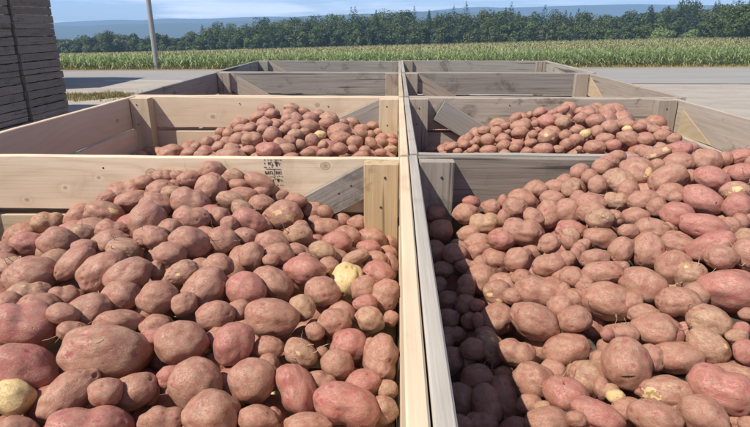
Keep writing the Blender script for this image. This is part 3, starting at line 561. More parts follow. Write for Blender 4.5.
POTS = """0n -416 661 -139 124 83 94 92 -171 -24 41
0p -519 630 -150 97 72 78 81 -172 -9 60
0p -374 541 -168 97 55 68 83 -175 -30 38
0p -559 701 -122 98 71 78 94 -166 -31 50
0p -63 614 -185 91 60 69 85 -179 17 17
1p 455 648 -169 87 62 68 95 -165 56 -28
0n -265 618 -159 72 69 65 86 -177 -2 36
0n -232 570 -168 70 62 61 84 -179 -15 26
0n -425 587 -155 83 53 62 96 -150 -91 8
1p 537 815 -100 99 67 75 103 -163 35 -40
1n 348 711 -177 77 70 68 45 -140 -104 -87
0n -307 680 -134 79 64 66 94 -173 -19 31
0n -189 759 -135 87 63 69 98 -173 0 24
0n -195 626 -156 65 63 60 90 -177 -13 21
0p -133 630 -172 79 51 59 69 -158 84 58
1n 363 848 -141 90 65 71 104 -167 30 -24
0n -628 837 -108 89 66 71 106 -158 -49 38
0n -507 843 -101 89 66 71 111 -145 -81 4
0n -315 804 -114 84 63 68 106 -150 -78 -11
1c 391 672 -195 80 48 58 89 -174 25 -36
1n 416 616 -188 64 50 53 93 -162 70 -17
1n 273 916 -162 97 64 73 105 -167 27 -13
1n 243 835 -177 87 61 68 102 -165 49 1
0p -234 686 -138 68 57 58 93 -141 -103 -29
1n 429 730 -173 78 52 60 94 -170 28 -36
1n 357 621 -199 69 47 53 89 -171 49 -22
1n 285 791 -204 80 59 64 90 -174 -11 -39
1p 259 699 -222 73 54 58 92 -165 66 3
1n 424 850 -113 80 61 65 109 -156 60 -10
0n -17 709 -173 71 54 58 72 -134 -115 -60
0n -448 826 -98 84 57 65 109 -154 -64 12
1n 223 742 -230 68 61 60 93 -171 48 -2
0n -349 606 -164 63 48 51 92 -168 -53 20
1p 291 650 -220 76 44 54 90 -171 53 -11
0n -477 745 -122 70 58 59 106 -144 -89 2
1n 184 745 -270 80 53 61 81 -140 112 38
1n 413 767 -148 74 53 58 100 -167 36 -29
0p -247 807 -110 68 59 59 98 -169 14 39
0n -492 1002 -65 84 69 71 111 -115 -115 -38
1n 221 656 -240 67 46 51 84 -180 8 -24
0y -498 580 -156 52 47 46 79 -174 -11 59
1s 302 725 -212 60 56 54 95 -165 61 -4
0n -209 848 -118 77 55 60 97 -167 31 44
0n -290 557 -170 56 40 44 83 -178 -18 33
1s 487 760 -127 65 51 53 104 -159 57 -24
0p -71 744 -175 61 56 55 96 -174 -21 -2
0n -378 770 -109 64 55 55 104 -165 -38 24
0y -88 927 -150 75 65 65 85 -126 -114 -63
0n -377 927 -77 78 60 64 100 -164 16 53
1p 546 888 -53 81 49 59 100 -163 3 -59
1s 475 731 -153 63 47 51 102 -159 64 -20
1n 454 797 -116 64 51 53 100 -167 22 -41
1n 150 727 -265 67 48 53 79 -142 110 39
0n -418 720 -125 74 40 50 97 -169 -24 39
0n -446 783 -115 63 52 54 100 -167 -25 39
0n -107 576 -186 63 33 41 84 -181 -8 12
1n 114 752 -278 64 52 53 82 -153 94 35
1n 462 939 -82 68 60 59 60 -139 -87 -97
0p -161 895 -115 75 53 59 105 -168 5 22
0c -251 1150 -102 90 68 73 116 -161 -27 6
0p -41 662 -185 55 45 46 89 -175 -34 -12
1n 489 889 -94 60 59 55 105 -164 24 -40
0n -562 858 -91 78 46 55 113 -134 -96 -5
1n 270 1079 -105 84 60 66 114 -162 24 -11
0n -449 1126 -64 85 65 69 112 -161 -7 39
1p 545 933 -34 80 45 56 116 -153 51 -24
1n 193 894 -206 63 60 58 100 -172 8 -17
0n -647 951 -91 69 61 60 107 -160 -32 45
0s -604 791 -119 66 47 52 99 -164 -32 49
0n -170 570 -174 51 36 40 82 -180 3 26
0n -122 843 -132 64 52 54 102 -170 14 23
1p 582 1007 -9 80 50 59 120 -147 59 -17
0n -82 688 -170 50 49 46 93 -177 -6 8
0n -18 881 -160 67 53 55 85 -139 -99 -59
1n 173 1008 -185 70 64 62 104 -169 -8 -23
0n -277 738 -121 59 44 47 101 -169 -33 17
1n 556 1100 4 77 59 63 99 -155 -27 -74
0n -234 969 -101 71 57 59 105 -165 16 36
1n 367 897 -112 75 43 53 106 -166 18 -31
0n -96 777 -151 58 46 48 100 -172 -22 0
1n 205 794 -212 62 46 49 97 -171 39 -3
0n -648 1247 -81 92 65 72 119 -153 -43 25
0n -541 947 -90 72 51 56 111 -158 -43 28
0n -565 755 -120 60 43 47 100 -163 -39 43
0n -463 537 -172 47 33 37 79 -175 -26 50
0c -660 1155 -104 88 60 68 108 -160 -14 50
1n 580 849 -54 54 50 48 51 -142 -80 -104
0n -371 579 -145 44 38 38 86 -175 -23 41
1s 171 833 -231 66 46 51 90 -147 96 35
0s -135 694 -157 53 41 43 86 -171 42 40
1c 519 1155 7 77 59 62 124 -148 53 -10
0n -436 1222 -64 77 70 68 115 -126 -97 -37
1s 501 855 -96 55 50 49 104 -164 24 -42
0n -410 1029 -68 75 53 59 113 -161 -22 28
0n -326 957 -86 64 54 55 104 -165 11 44
0n -941 1251 -200 87 68 72 116 -144 -74 20
1n 214 1060 -166 67 60 59 108 -167 9 -16
1n 298 811 -158 54 46 47 99 -171 14 -28
0p -300 1058 -84 74 53 58 111 -163 -1 31
0s -491 900 -85 65 46 51 103 -164 -11 48
1n 296 1207 -80 82 58 64 118 -159 27 -9
0p -733 990 -113 69 52 56 106 -159 -34 48
1s 475 1142 -13 74 56 60 122 -150 51 -8
1p 529 987 -33 63 50 52 118 -150 56 -16
0s -12 623 -196 43 38 38 84 -175 43 20
1n 140 778 -251 55 44 45 91 -177 5 -14
1n 136 697 -277 52 39 42 84 -181 4 -15
1n 397 992 -85 66 47 52 112 -162 26 -25
1n 335 658 -214 46 37 38 85 -177 14 -35
0p -32 970 -155 64 49 52 106 -168 19 16
0n -400 881 -82 60 43 47 107 -164 -23 32
0s -360 831 -95 57 41 45 108 -162 -44 16
1n 291 952 -123 62 46 50 105 -167 -2 -33
0n -519 1118 -70 74 52 58 111 -160 -10 43
0n -364 727 -135 52 37 41 97 -170 -22 34
0n -363 1216 -82 79 56 62 117 -160 -17 22
1n 482 974 -58 63 44 49 111 -161 23 -36
0n -784 1253 -151 79 63 65 118 -142 -75 9
0n -464 946 -75 64 45 50 112 -159 -40 24
0s -39 799 -159 50 43 43 96 -168 41 28
1p 619 1060 19 67 45 51 123 -145 60 -17
1n 452 690 -189 42 39 38 88 -173 20 -44
1n 102 827 -252 52 46 45 67 -139 -108 -67
1n 328 1112 -74 64 54 55 69 -129 -98 -95
1c 197 940 -176 58 48 49 105 -169 23 -7
1n 537 846 -57 50 42 42 106 -161 27 -44
1p 623 970 -8 51 50 47 113 -156 31 -45
1n 644 1138 36 63 51 53 125 -146 52 -21
0n -259 903 -93 53 46 46 96 -116 -120 -55
0n -307 862 -94 53 43 44 107 -166 -18 25
1p 356 1049 -90 65 46 51 114 -160 31 -15
0n -214 927 -99 59 43 47 107 -167 2 26
0n -186 699 -151 47 35 38 93 -175 3 26
1t 208 1179 -124 72 53 57 114 -164 1 -19
0n -56 893 -150 49 49 46 104 -170 -4 4
1n 289 853 -160 47 47 43 101 -170 13 -26
1n 261 761 -227 44 44 40 91 -176 11 -25
1n 489 815 -111 44 44 41 101 -166 24 -42
1n 390 727 -174 41 41 38 92 -172 18 -38
1n 242 988 -129 58 48 49 100 -164 -33 -47
1n 362 1102 -68 58 55 52 115 -161 16 -25
0s -629 1001 -95 63 45 50 106 -161 -23 48
0n -557 991 -82 63 44 49 108 -161 -20 44
0p -127 1091 -140 68 48 53 111 -166 0 13
1n 594 1148 27 67 47 52 116 -155 12 -49
1n 489 1050 -26 63 44 49 114 -159 16 -40
1n 406 1091 -46 65 46 51 117 -158 26 -23
1n 415 940 -85 55 42 45 80 -154 -59 -80
0t -150 797 -136 47 40 41 87 -160 62 54
0n -610 750 -114 43 40 39 97 -164 -33 51
1n 505 922 -66 60 36 43 113 -156 49 -23
0n -622 1215 -90 85 45 56 119 -152 -49 19
0s -862 1254 -163 79 53 60 107 -159 -25 51
0n -494 710 -108 48 32 36 92 -169 -12 54
0n -99 652 -176 45 30 34 85 -174 37 32
0n -156 1181 -144 70 50 55 114 -164 -15 4
0n -327 756 -111 40 40 37 100 -169 -20 30
0n -266 711 -146 38 38 36 96 -173 -17 26
0n -55 1216 -179 73 50 56 110 -164 25 22
0n -324 1259 -58 86 43 53 112 -158 20 45
1n 468 1016 -49 55 42 45 116 -157 38 -23
0s -684 865 -106 53 38 41 113 -143 -82 17
1n 320 931 -136 55 39 43 105 -167 15 -26
1n 103 686 -273 45 32 35 84 -181 3 -11
0n -438 917 -66 48 43 42 77 -152 61 85
0n -547 791 -120 49 34 38 99 -165 -29 45
0n -475 694 -128 44 31 34 94 -169 -27 44
0n -557 1239 -71 71 50 55 118 -156 -32 26
1n 184 1130 -155 65 46 51 110 -166 -8 -23
1s 399 1012 -51 54 42 44 115 -160 27 -24
1n 168 1228 -119 65 52 54 116 -161 21 -1
0s -364 1160 -74 71 43 51 110 -161 11 43
0s -199 1060 -111 62 42 48 112 -165 -11 13
1n 365 928 -98 54 37 41 108 -165 18 -30
1n 406 802 -140 48 33 37 99 -169 19 -37
0n -438 986 -78 48 48 44 111 -162 -23 31
1n 140 950 -212 47 47 44 102 -172 5 -12
0p -310 631 -157 35 32 31 95 -163 -67 7
1n 270 1162 -82 56 51 50 116 -161 12 -18
1n 108 1209 -155 60 55 53 113 -165 4 -8
0n -39 1040 -160 59 42 46 109 -168 4 7
1n 110 978 -218 52 44 44 103 -171 4 -9
1n 103 930 -231 50 42 43 100 -173 3 -9
1n 137 821 -226 45 38 38 95 -175 5 -13
1c 640 1014 7 54 38 42 115 -154 31 -44
0t -145 1003 -123 56 40 44 107 -165 21 29
1n 516 944 -65 59 32 40 114 -155 49 -23
1n 363 766 -156 44 32 35 96 -171 17 -34
0n -538 1161 -77 67 43 50 102 -159 19 63
0n -493 1049 -77 52 45 45 80 -150 61 86
2n -949 2224 -214 117 82 91 123 -152 -32 24
2n -545 1790 -120 94 66 73 123 -155 -18 22
1p 678 1061 29 51 40 42 117 -152 33 -44
1p 506 699 -142 36 30 31 37 -143 -93 -97
0n -248 768 -128 40 34 34 100 -171 -15 23
1n 130 1076 -155 54 45 46 110 -167 5 -10
1n 209 704 -245 39 32 33 87 -179 8 -22
1n 318 906 -126 46 38 39 105 -167 15 -27
0n -443 1262 -28 63 49 51 121 -156 -21 25
0n -311 1193 -90 61 47 50 116 -161 -15 19
0n -108 1162 -152 63 44 49 112 -165 1 11
1p 221 1065 -118 57 40 44 112 -165 9 -17
1n 112 896 -244 51 36 40 98 -174 3 -10
1n 392 1053 -52 55 38 42 115 -160 19 -28
1n 167 1163 -147 57 46 48 111 -165 -8 -22
1n 182 1098 -159 56 42 45 109 -166 -8 -23
1n 303 1002 -100 48 39 41 100 -162 -30 -52
0n -289 987 -89 51 36 40 109 -165 -1 31
1p 620 1196 46 57 40 44 122 -152 28 -37
0n -34 736 -175 39 30 32 69 -122 -127 -66
1n 143 981 -187 50 38 40 67 -125 -115 -82
2p -425 1778 -96 87 61 68 124 -155 -15 17
1n 321 877 -152 43 34 36 105 -152 75 12
0n -127 954 -136 41 41 39 108 -168 -8 9
1n 479 1100 -19 44 44 41 117 -157 23 -32
1n 490 919 -94 39 39 36 107 -163 23 -39
1n 339 888 -131 38 38 36 104 -168 16 -29
1n 394 823 -129 36 36 33 101 -168 19 -35
1n 343 767 -183 34 34 32 94 -173 15 -33
1s 453 1081 -36 50 39 41 117 -157 29 -26
0n -573 911 -84 47 33 36 110 -157 -46 32
0p -351 695 -134 38 26 29 95 -171 -21 34
0p -50 843 -153 44 31 34 102 -172 -4 4
0p -57 1141 -174 57 40 45 111 -166 -4 3
1n 347 1159 -58 55 39 43 117 -160 15 -23
1n 269 1017 -130 51 36 39 109 -166 12 -21
0s -333 1125 -80 55 39 43 106 -160 26 51
1n 149 1101 -163 55 38 43 104 -148 76 37
1n 103 1061 -188 54 38 42 107 -168 3 -8
1n 546 1064 -10 50 35 39 114 -157 18 -43
0n -366 1060 -74 46 42 41 114 -161 -19 25
1c 400 1190 -40 49 45 44 119 -158 18 -26
1n 373 1130 -69 47 43 42 64 -125 -102 -100
1s 345 1016 -92 43 40 39 114 -153 60 5
0s -7 659 -190 33 27 28 89 -179 -2 -1
1n 297 1101 -82 49 40 41 115 -147 69 21
1n 90 869 -245 42 35 36 96 -175 2 -9
2n -214 2064 -83 95 67 74 128 -153 -20 -4
0s -81 1015 -144 60 30 37 108 -164 -34 -14
0n -172 651 -171 36 24 27 75 -114 -137 -53
1n 154 1044 -172 53 35 40 108 -167 21 -2
1n 465 623 -201 34 23 26 82 -175 20 -48
1n 323 747 -191 34 30 30 77 -169 -44 -60
1p 714 1138 44 51 35 40 111 -154 9 -61
0n -199 1256 -125 53 46 46 115 -162 5 21
0n -493 1253 -47 59 41 45 121 -154 -37 17
1n 358 1194 -42 52 40 42 119 -158 16 -23
0n -181 673 -160 31 28 27 93 -176 -12 18
1n 101 1263 -132 51 46 45 116 -163 3 -7
1n 429 1131 -17 45 40 39 63 -124 -98 -105
3n 820 1940 -75 83 59 65 128 -145 52 -7
1n 504 1019 -28 39 37 35 114 -158 25 -36
1n 187 782 -248 34 32 30 91 -177 7 -18
0s -525 1221 -74 55 39 43 117 -158 -24 30
1c 572 1191 37 57 31 39 113 -155 -4 -58
0n -681 1209 -84 60 35 42 120 -148 -59 16
0n -336 627 -179 35 21 25 84 -102 -144 -42
1n 244 959 -153 40 34 34 106 -168 11 -20
1n 259 639 -217 29 25 25 28 11 179 84
1n 459 1199 5 47 39 40 118 -157 6 -40
3c 559 2008 -88 76 64 65 126 -153 16 -21
1s 387 1164 -35 42 41 39 118 -158 18 -25
0n -123 744 -149 32 28 28 88 -167 50 43
0n -409 1259 -59 49 43 43 100 -153 45 68
1n 217 907 -167 37 32 32 103 -170 9 -19
2n -403 2104 -47 87 61 68 129 -152 -13 14
2n -207 1988 -96 83 58 65 127 -154 -14 2
1n 595 879 -48 38 27 30 107 -159 30 -47
1n 593 930 -32 37 30 31 117 -149 61 -21
1s 610 913 -45 37 29 31 97 -161 -3 -67
0n -759 951 -116 41 33 34 104 -159 -35 51
0n -415 856 -101 37 29 31 97 -98 -135 -52
1n 92 1017 -206 43 35 36 69 -123 -117 -79
1n 93 1116 -178 47 37 39 110 -167 3 -7
1n 232 880 -180 38 30 31 101 -171 10 -20
1n 302 886 -148 41 27 31 57 -132 -107 -90
1n 311 698 -207 35 23 26 45 -140 -107 -83
0n -89 1248 -153 53 39 42 114 -164 -5 5
2c -510 1908 -85 74 59 62 126 -154 -17 19
1n 292 756 -218 31 28 28 91 -175 12 -28
0s -388 1264 -42 53 37 41 118 -158 -4 33
1n 222 1204 -94 48 37 39 117 -160 23 -4
0n -7 1055 -171 50 30 36 89 -138 95 62
0n -12 1237 -195 47 41 41 97 -144 82 55
1n 143 908 -220 36 32 31 100 -173 5 -13
1n 431 1022 -54 38 33 33 116 -135 90 22
3n 684 1886 -97 74 52 58 124 -153 21 -27
1n 425 1232 -14 46 37 38 121 -156 19 -26
0n -169 945 -120 34 34 32 108 -167 -10 13
1n 616 942 -29 32 32 30 111 -157 30 -45
1n 312 860 -144 37 26 29 104 -145 89 21
0n -334 1024 -77 38 34 34 113 -162 -18 23
1n 323 951 -111 35 32 31 108 -166 15 -26
1n 467 605 -191 25 22 22 82 -175 20 -49
3p 587 2152 -55 84 57 64 128 -151 16 -20
0n -565 1267 -45 51 36 40 119 -156 -25 31
0n -537 1267 -67 52 36 40 118 -157 -24 30
0n -372 1247 -61 50 36 39 118 -159 -10 27
1n 434 970 -60 39 28 31 111 -161 21 -33
1n 401 907 -106 38 26 29 106 -165 19 -33
2n -444 1937 -72 65 62 59 126 -153 -15 17
1n 165 868 -222 38 27 30 98 -174 6 -15
1n 481 1225 11 48 33 37 122 -155 22 -29
2n -591 1832 -127 72 51 56 123 -155 -19 23
2s -262 2166 -52 83 58 64 129 -152 -2 14
3n 498 2181 -81 82 58 64 128 -152 14 -17
3n 524 1917 -115 73 52 57 124 -155 16 -21
0n -235 1238 -94 48 35 38 116 -161 3 24
1n 386 1217 -38 40 38 37 119 -158 17 -24
1n 351 973 -102 37 29 30 74 -144 -81 -85
3n 779 2011 -52 66 58 57 128 -148 37 -16
2c -579 1974 -97 74 52 58 127 -151 -32 10
1s 506 722 -129 30 21 23 94 -168 24 -48
1t 321 688 -206 26 24 23 88 -176 14 -33
0n -156 590 -186 25 20 21 70 -115 -139 -50
0n -281 1266 -91 46 36 38 118 -160 -13 16
3n 743 2066 -36 71 54 58 127 -150 21 -26
0n -130 1260 -150 47 35 38 115 -163 -7 7
1n 428 1181 -13 37 35 34 120 -157 20 -27
1t 226 687 -238 26 23 23 86 -179 9 -24
1n 337 994 -93 37 27 29 112 -144 80 20
1n 362 987 -98 37 27 29 98 -162 -28 -57
3n 733 1932 -79 68 48 53 123 -153 15 -34
2n -321 2032 -55 75 49 57 126 -153 10 28
0n -5 839 -178 28 28 26 100 -173 -1 -1
2n -690 2400 -114 85 60 66 128 -151 -25 15
2s -366 1810 -97 66 45 50 125 -155 -13 15
1n 397 1141 -49 36 33 32 117 -159 18 -26
1n 156 888 -208 35 25 27 62 -128 -116 -79
1y 322 674 -204 27 20 22 87 -176 14 -33
1n 399 643 -200 26 19 21 85 -176 17 -42
1p 521 735 -125 26 22 22 95 -167 25 -48
0n -248 1264 -101 43 35 36 117 -161 -12 14
1s 599 897 -43 30 25 25 108 -159 30 -46
0n -598 1241 -52 45 32 35 119 -154 -34 28
0n -167 1239 -122 41 35 35 109 -159 34 39
1n 182 1046 -163 35 31 30 108 -167 7 -14
1n 525 1051 -17 33 29 29 116 -157 25 -36
1n 681 1135 41 33 32 30 120 -151 32 -42
1p 184 1264 -101 43 33 35 118 -160 21 -1
1n 506 1243 19 40 31 33 122 -154 23 -30
1n 561 1223 34 40 30 32 122 -153 25 -33
1c 556 1154 21 38 29 31 120 -154 26 -35
3n 484 2126 -91 70 51 56 125 -154 0 -29
0n -221 895 -96 30 25 26 108 -167 -13 18
1n 511 977 -55 31 26 27 111 -160 25 -38
1n 537 754 -110 26 21 22 97 -166 26 -48
2n -752 2140 -148 64 58 57 107 -95 -122 -68
2n -600 2372 -77 83 53 62 130 -148 -36 1
3c 946 1963 -70 59 49 50 124 -150 27 -34
2n -567 2404 -49 79 56 62 130 -150 -15 17
3n 358 2066 -153 69 48 54 125 -155 10 -14
3s 644 2115 -48 66 50 54 128 -151 18 -23
1n 240 1145 -99 37 30 31 70 -122 -108 -93
1n 342 963 -107 36 22 26 59 -129 -104 -95
1p 158 926 -198 29 28 26 102 -171 6 -14
1n 598 1095 13 32 29 28 118 -154 28 -39
0n -318 1240 -74 42 30 33 118 -160 -15 19
2c -149 1975 -102 61 48 50 126 -155 -5 5
2n -138 2164 -110 66 53 55 120 -148 42 42
1n 409 1208 -11 34 32 31 121 -156 18 -26
3n 866 1901 -73 60 43 47 124 -151 26 -33
1n 324 1189 -46 36 30 31 119 -159 14 -21
1n 543 1031 -13 31 26 26 115 -157 26 -38
1n 716 1093 45 31 28 27 119 -151 34 -45
0n -185 965 -107 32 24 26 103 -163 33 42
0n -955 1204 -210 41 31 33 105 -158 -36 51
0n -203 1114 -113 37 28 30 114 -164 -11 13
2n -787 2036 -165 67 47 52 123 -154 -23 27
2n -578 1876 -110 61 43 48 124 -154 -19 22
2n -701 1918 -146 63 44 49 123 -154 -22 26
2n -332 2130 -41 68 48 53 129 -152 -10 11
2n -387 2034 -53 65 46 51 128 -153 -12 14
3n 827 1841 -97 58 41 45 123 -153 25 -33
2n -417 1826 -101 55 45 46 124 -155 -14 17
3n 615 1952 -101 57 47 48 125 -153 18 -24
2n -193 1847 -101 57 43 46 125 -156 -7 7
3p 748 1879 -88 57 43 46 124 -153 23 -29
0n -11 1163 -190 42 26 31 109 -165 27 19
1n 328 965 -117 29 26 25 108 -166 15 -26
2n -635 1931 -116 60 44 48 126 -151 -34 12
2n -293 1880 -81 51 48 46 98 -103 -116 -80
1n 395 1239 -35 39 27 30 120 -157 17 -24
1n 407 921 -111 31 22 24 106 -165 19 -33
2n -61 2136 -138 63 49 52 126 -155 -2 2
3n 647 1972 -89 57 45 47 125 -153 19 -24
0n -108 708 -164 22 20 20 95 -176 -8 10
2n -552 2063 -73 64 45 50 127 -152 -17 19
2n -428 2187 -36 67 47 52 130 -151 -13 14
2s -357 1933 -70 60 42 47 127 -154 -12 13
3n 369 2163 -130 62 50 52 126 -154 10 -13
2n -265 2101 -58 62 47 50 129 -153 -8 9
3n 410 2051 -130 55 50 49 125 -155 12 -15
3n 703 2104 -33 55 50 49 128 -150 20 -25
1n 250 1205 -81 34 29 29 71 -121 -107 -95
2n -495 2072 -55 64 42 48 128 -152 -15 17
2n -91 2034 -124 59 44 48 108 -136 75 65
2n -735 2380 -155 61 58 56 126 -153 -19 22
3s 630 2076 -45 52 49 47 128 -151 18 -23
3n 726 1989 -61 50 47 45 126 -151 21 -27
1c 611 1172 31 33 25 27 116 -155 13 -49
0n -531 1273 -45 39 28 31 119 -156 -24 30
3n 420 2115 -117 60 43 47 126 -154 12 -15
2n -606 2124 -87 61 43 48 127 -152 -18 21
2n -148 2381 -130 68 48 53 128 -154 -4 4
2n -291 1784 -103 52 37 41 124 -156 -11 12
2n -117 1869 -131 55 38 43 124 -157 -4 4
3n 734 2133 -21 60 42 47 128 -150 21 -25
3n 668 2030 -64 57 40 45 126 -152 19 -24
1n 386 941 -99 25 23 22 108 -164 18 -31
1p 336 763 -155 21 20 19 96 -172 16 -32
1n 650 1210 49 34 24 27 122 -151 29 -38
2s -454 2408 -44 76 43 53 127 -151 7 30
3n 972 1926 -74 48 41 41 124 -151 28 -36
3n 239 2252 -178 72 39 49 123 -155 -15 -25
2n -499 1822 -104 53 36 41 124 -155 -17 20
3n 300 2261 -147 60 46 49 104 -137 -72 -73
0n -31 1251 -178 36 26 28 113 -165 -2 1
0n -186 1201 -130 35 25 27 112 -163 12 26
3n 660 2205 -17 63 38 46 121 -150 -16 -51
3n 498 2032 -116 59 36 43 122 -155 -7 -36
2n -490 2163 -32 55 44 46 129 -151 -15 16
0n -368 704 -131 20 17 17 96 -171 -22 35
1n 138 1132 -158 30 25 26 111 -166 5 -10
3n 594 2285 -38 60 43 47 126 -151 -5 -37
2s -191 2401 -104 64 45 50 128 -153 8 17
1n 389 1122 -46 27 25 24 117 -159 18 -26
3n 615 1999 -79 50 39 41 126 -153 18 -23
3n 602 1925 -95 44 42 40 125 -154 18 -23
3n 408 2224 -107 53 44 45 127 -153 11 -14
2n -100 2414 -122 64 43 49 128 -153 -3 3
2n -495 2009 -66 46 41 41 127 -153 -16 18
2n -307 2194 -37 56 39 43 130 -152 -9 10
2n -56 2340 -160 60 42 47 127 -155 -2 1
2n -21 2382 -168 61 43 48 127 -155 -1 0
2n -240 1790 -103 46 33 36 124 -156 -9 10
3n 455 2026 -117 52 36 40 125 -154 13 -17
3n 573 1921 -114 49 34 38 124 -154 17 -23
3n 856 2037 -44 51 36 40 126 -150 25 -30
3n 938 2004 -58 50 35 39 125 -150 27 -33
2p -20 2316 -175 59 42 46 126 -155 -1 0
3c 370 2291 -116 58 41 45 128 -153 10 -13
3n 492 2292 -68 58 40 45 115 -146 -42 -61
2n -406 1980 -61 48 37 39 127 -153 -13 15
3n 282 2195 -158 53 41 43 126 -155 7 -10
3n 883 2010 -48 48 36 39 126 -150 26 -32
2s -17 2082 -154 54 36 41 125 -156 -1 -1
3n 440 1996 -125 46 38 39 125 -155 13 -17
3n 628 2026 -81 51 35 39 126 -152 18 -23
2n -361 1865 -81 46 34 37 101 -139 68 76
2n -814 2180 -171 50 43 43 124 -153 -22 27
2s -324 1843 -86 43 33 35 108 -145 56 65
2n -151 1883 -111 44 34 36 125 -156 -6 6
2n -108 1923 -123 45 35 37 125 -156 -4 4
2n -331 1966 -67 44 35 37 127 -153 -11 12
0n -385 740 -136 20 15 16 97 -170 -22 35
2s -248 1853 -90 38 36 34 126 -155 -9 10
2y -273 1955 -74 45 33 36 127 -154 -9 10
3n 842 2063 -48 46 34 37 127 -150 24 -29
2n -53 1970 -141 46 32 36 125 -156 -2 2
3n 983 2028 -62 46 32 36 125 -150 28 -34
2n -493 2198 -34 49 36 39 129 -151 -15 16
3n 632 2167 -40 47 35 38 128 -151 18 -22
2n -780 2400 -152 50 43 43 126 -152 -20 23
3y 684 1981 -69 40 35 35 126 -152 20 -26
1n 633 947 -25 23 15 17 46 -133 -89 -111
2n -785 2350 -173 49 41 42 125 -153 -21 24
2n -400 2398 -57 55 36 42 126 -151 15 34
2n -438 2061 -52 47 32 36 128 -152 -14 15
2n -217 2236 -77 51 34 39 129 -153 -7 7
3c 930 2036 -58 42 33 35 125 -150 26 -33
3n 519 2065 -89 39 37 35 126 -153 15 -19
3n 529 2303 -62 50 35 39 129 -151 14 -17
3n 715 2167 -16 43 35 36 129 -150 20 -24
0n -592 1262 -48 26 23 22 118 -156 -26 33
2n -106 2295 -138 41 41 38 127 -154 -3 3
2n -368 2000 -57 38 33 33 128 -153 -12 13
3n 430 2314 -94 47 35 38 128 -152 11 -14
3n 476 1944 -128 41 29 32 124 -155 14 -19
3n 333 2221 -146 40 38 36 126 -154 9 -12
0n -206 1274 -107 26 21 22 117 -161 -10 12
2n -444 2032 -51 36 34 33 128 -152 -14 16
2s -76 2393 -145 46 37 38 128 -154 -3 2
3n 316 2139 -160 37 34 33 125 -155 8 -12
3n 448 2248 -89 40 34 34 128 -152 12 -15
3n 253 2175 -181 42 30 33 125 -156 6 -9
3y 839 2004 -55 38 27 29 126 -151 24 -30
3n 620 2199 -28 38 29 31 129 -150 17 -21
3n 542 2144 -60 32 30 29 128 -152 15 -19
3n 831 2085 -48 31 29 28 127 -150 24 -29
3n 559 2312 -53 33 32 30 129 -151 15 -18
3n 297 2120 -163 37 24 28 125 -156 8 -11
2n -738 2412 -134 34 33 31 127 -152 -19 22
3n 311 2207 -154 31 30 28 126 -155 8 -11
3n 667 2138 -35 27 27 25 128 -150 19 -23
3n 446 2169 -99 27 25 24 127 -153 12 -16
3n 633 1883 -102 24 22 21 124 -154 19 -25"""
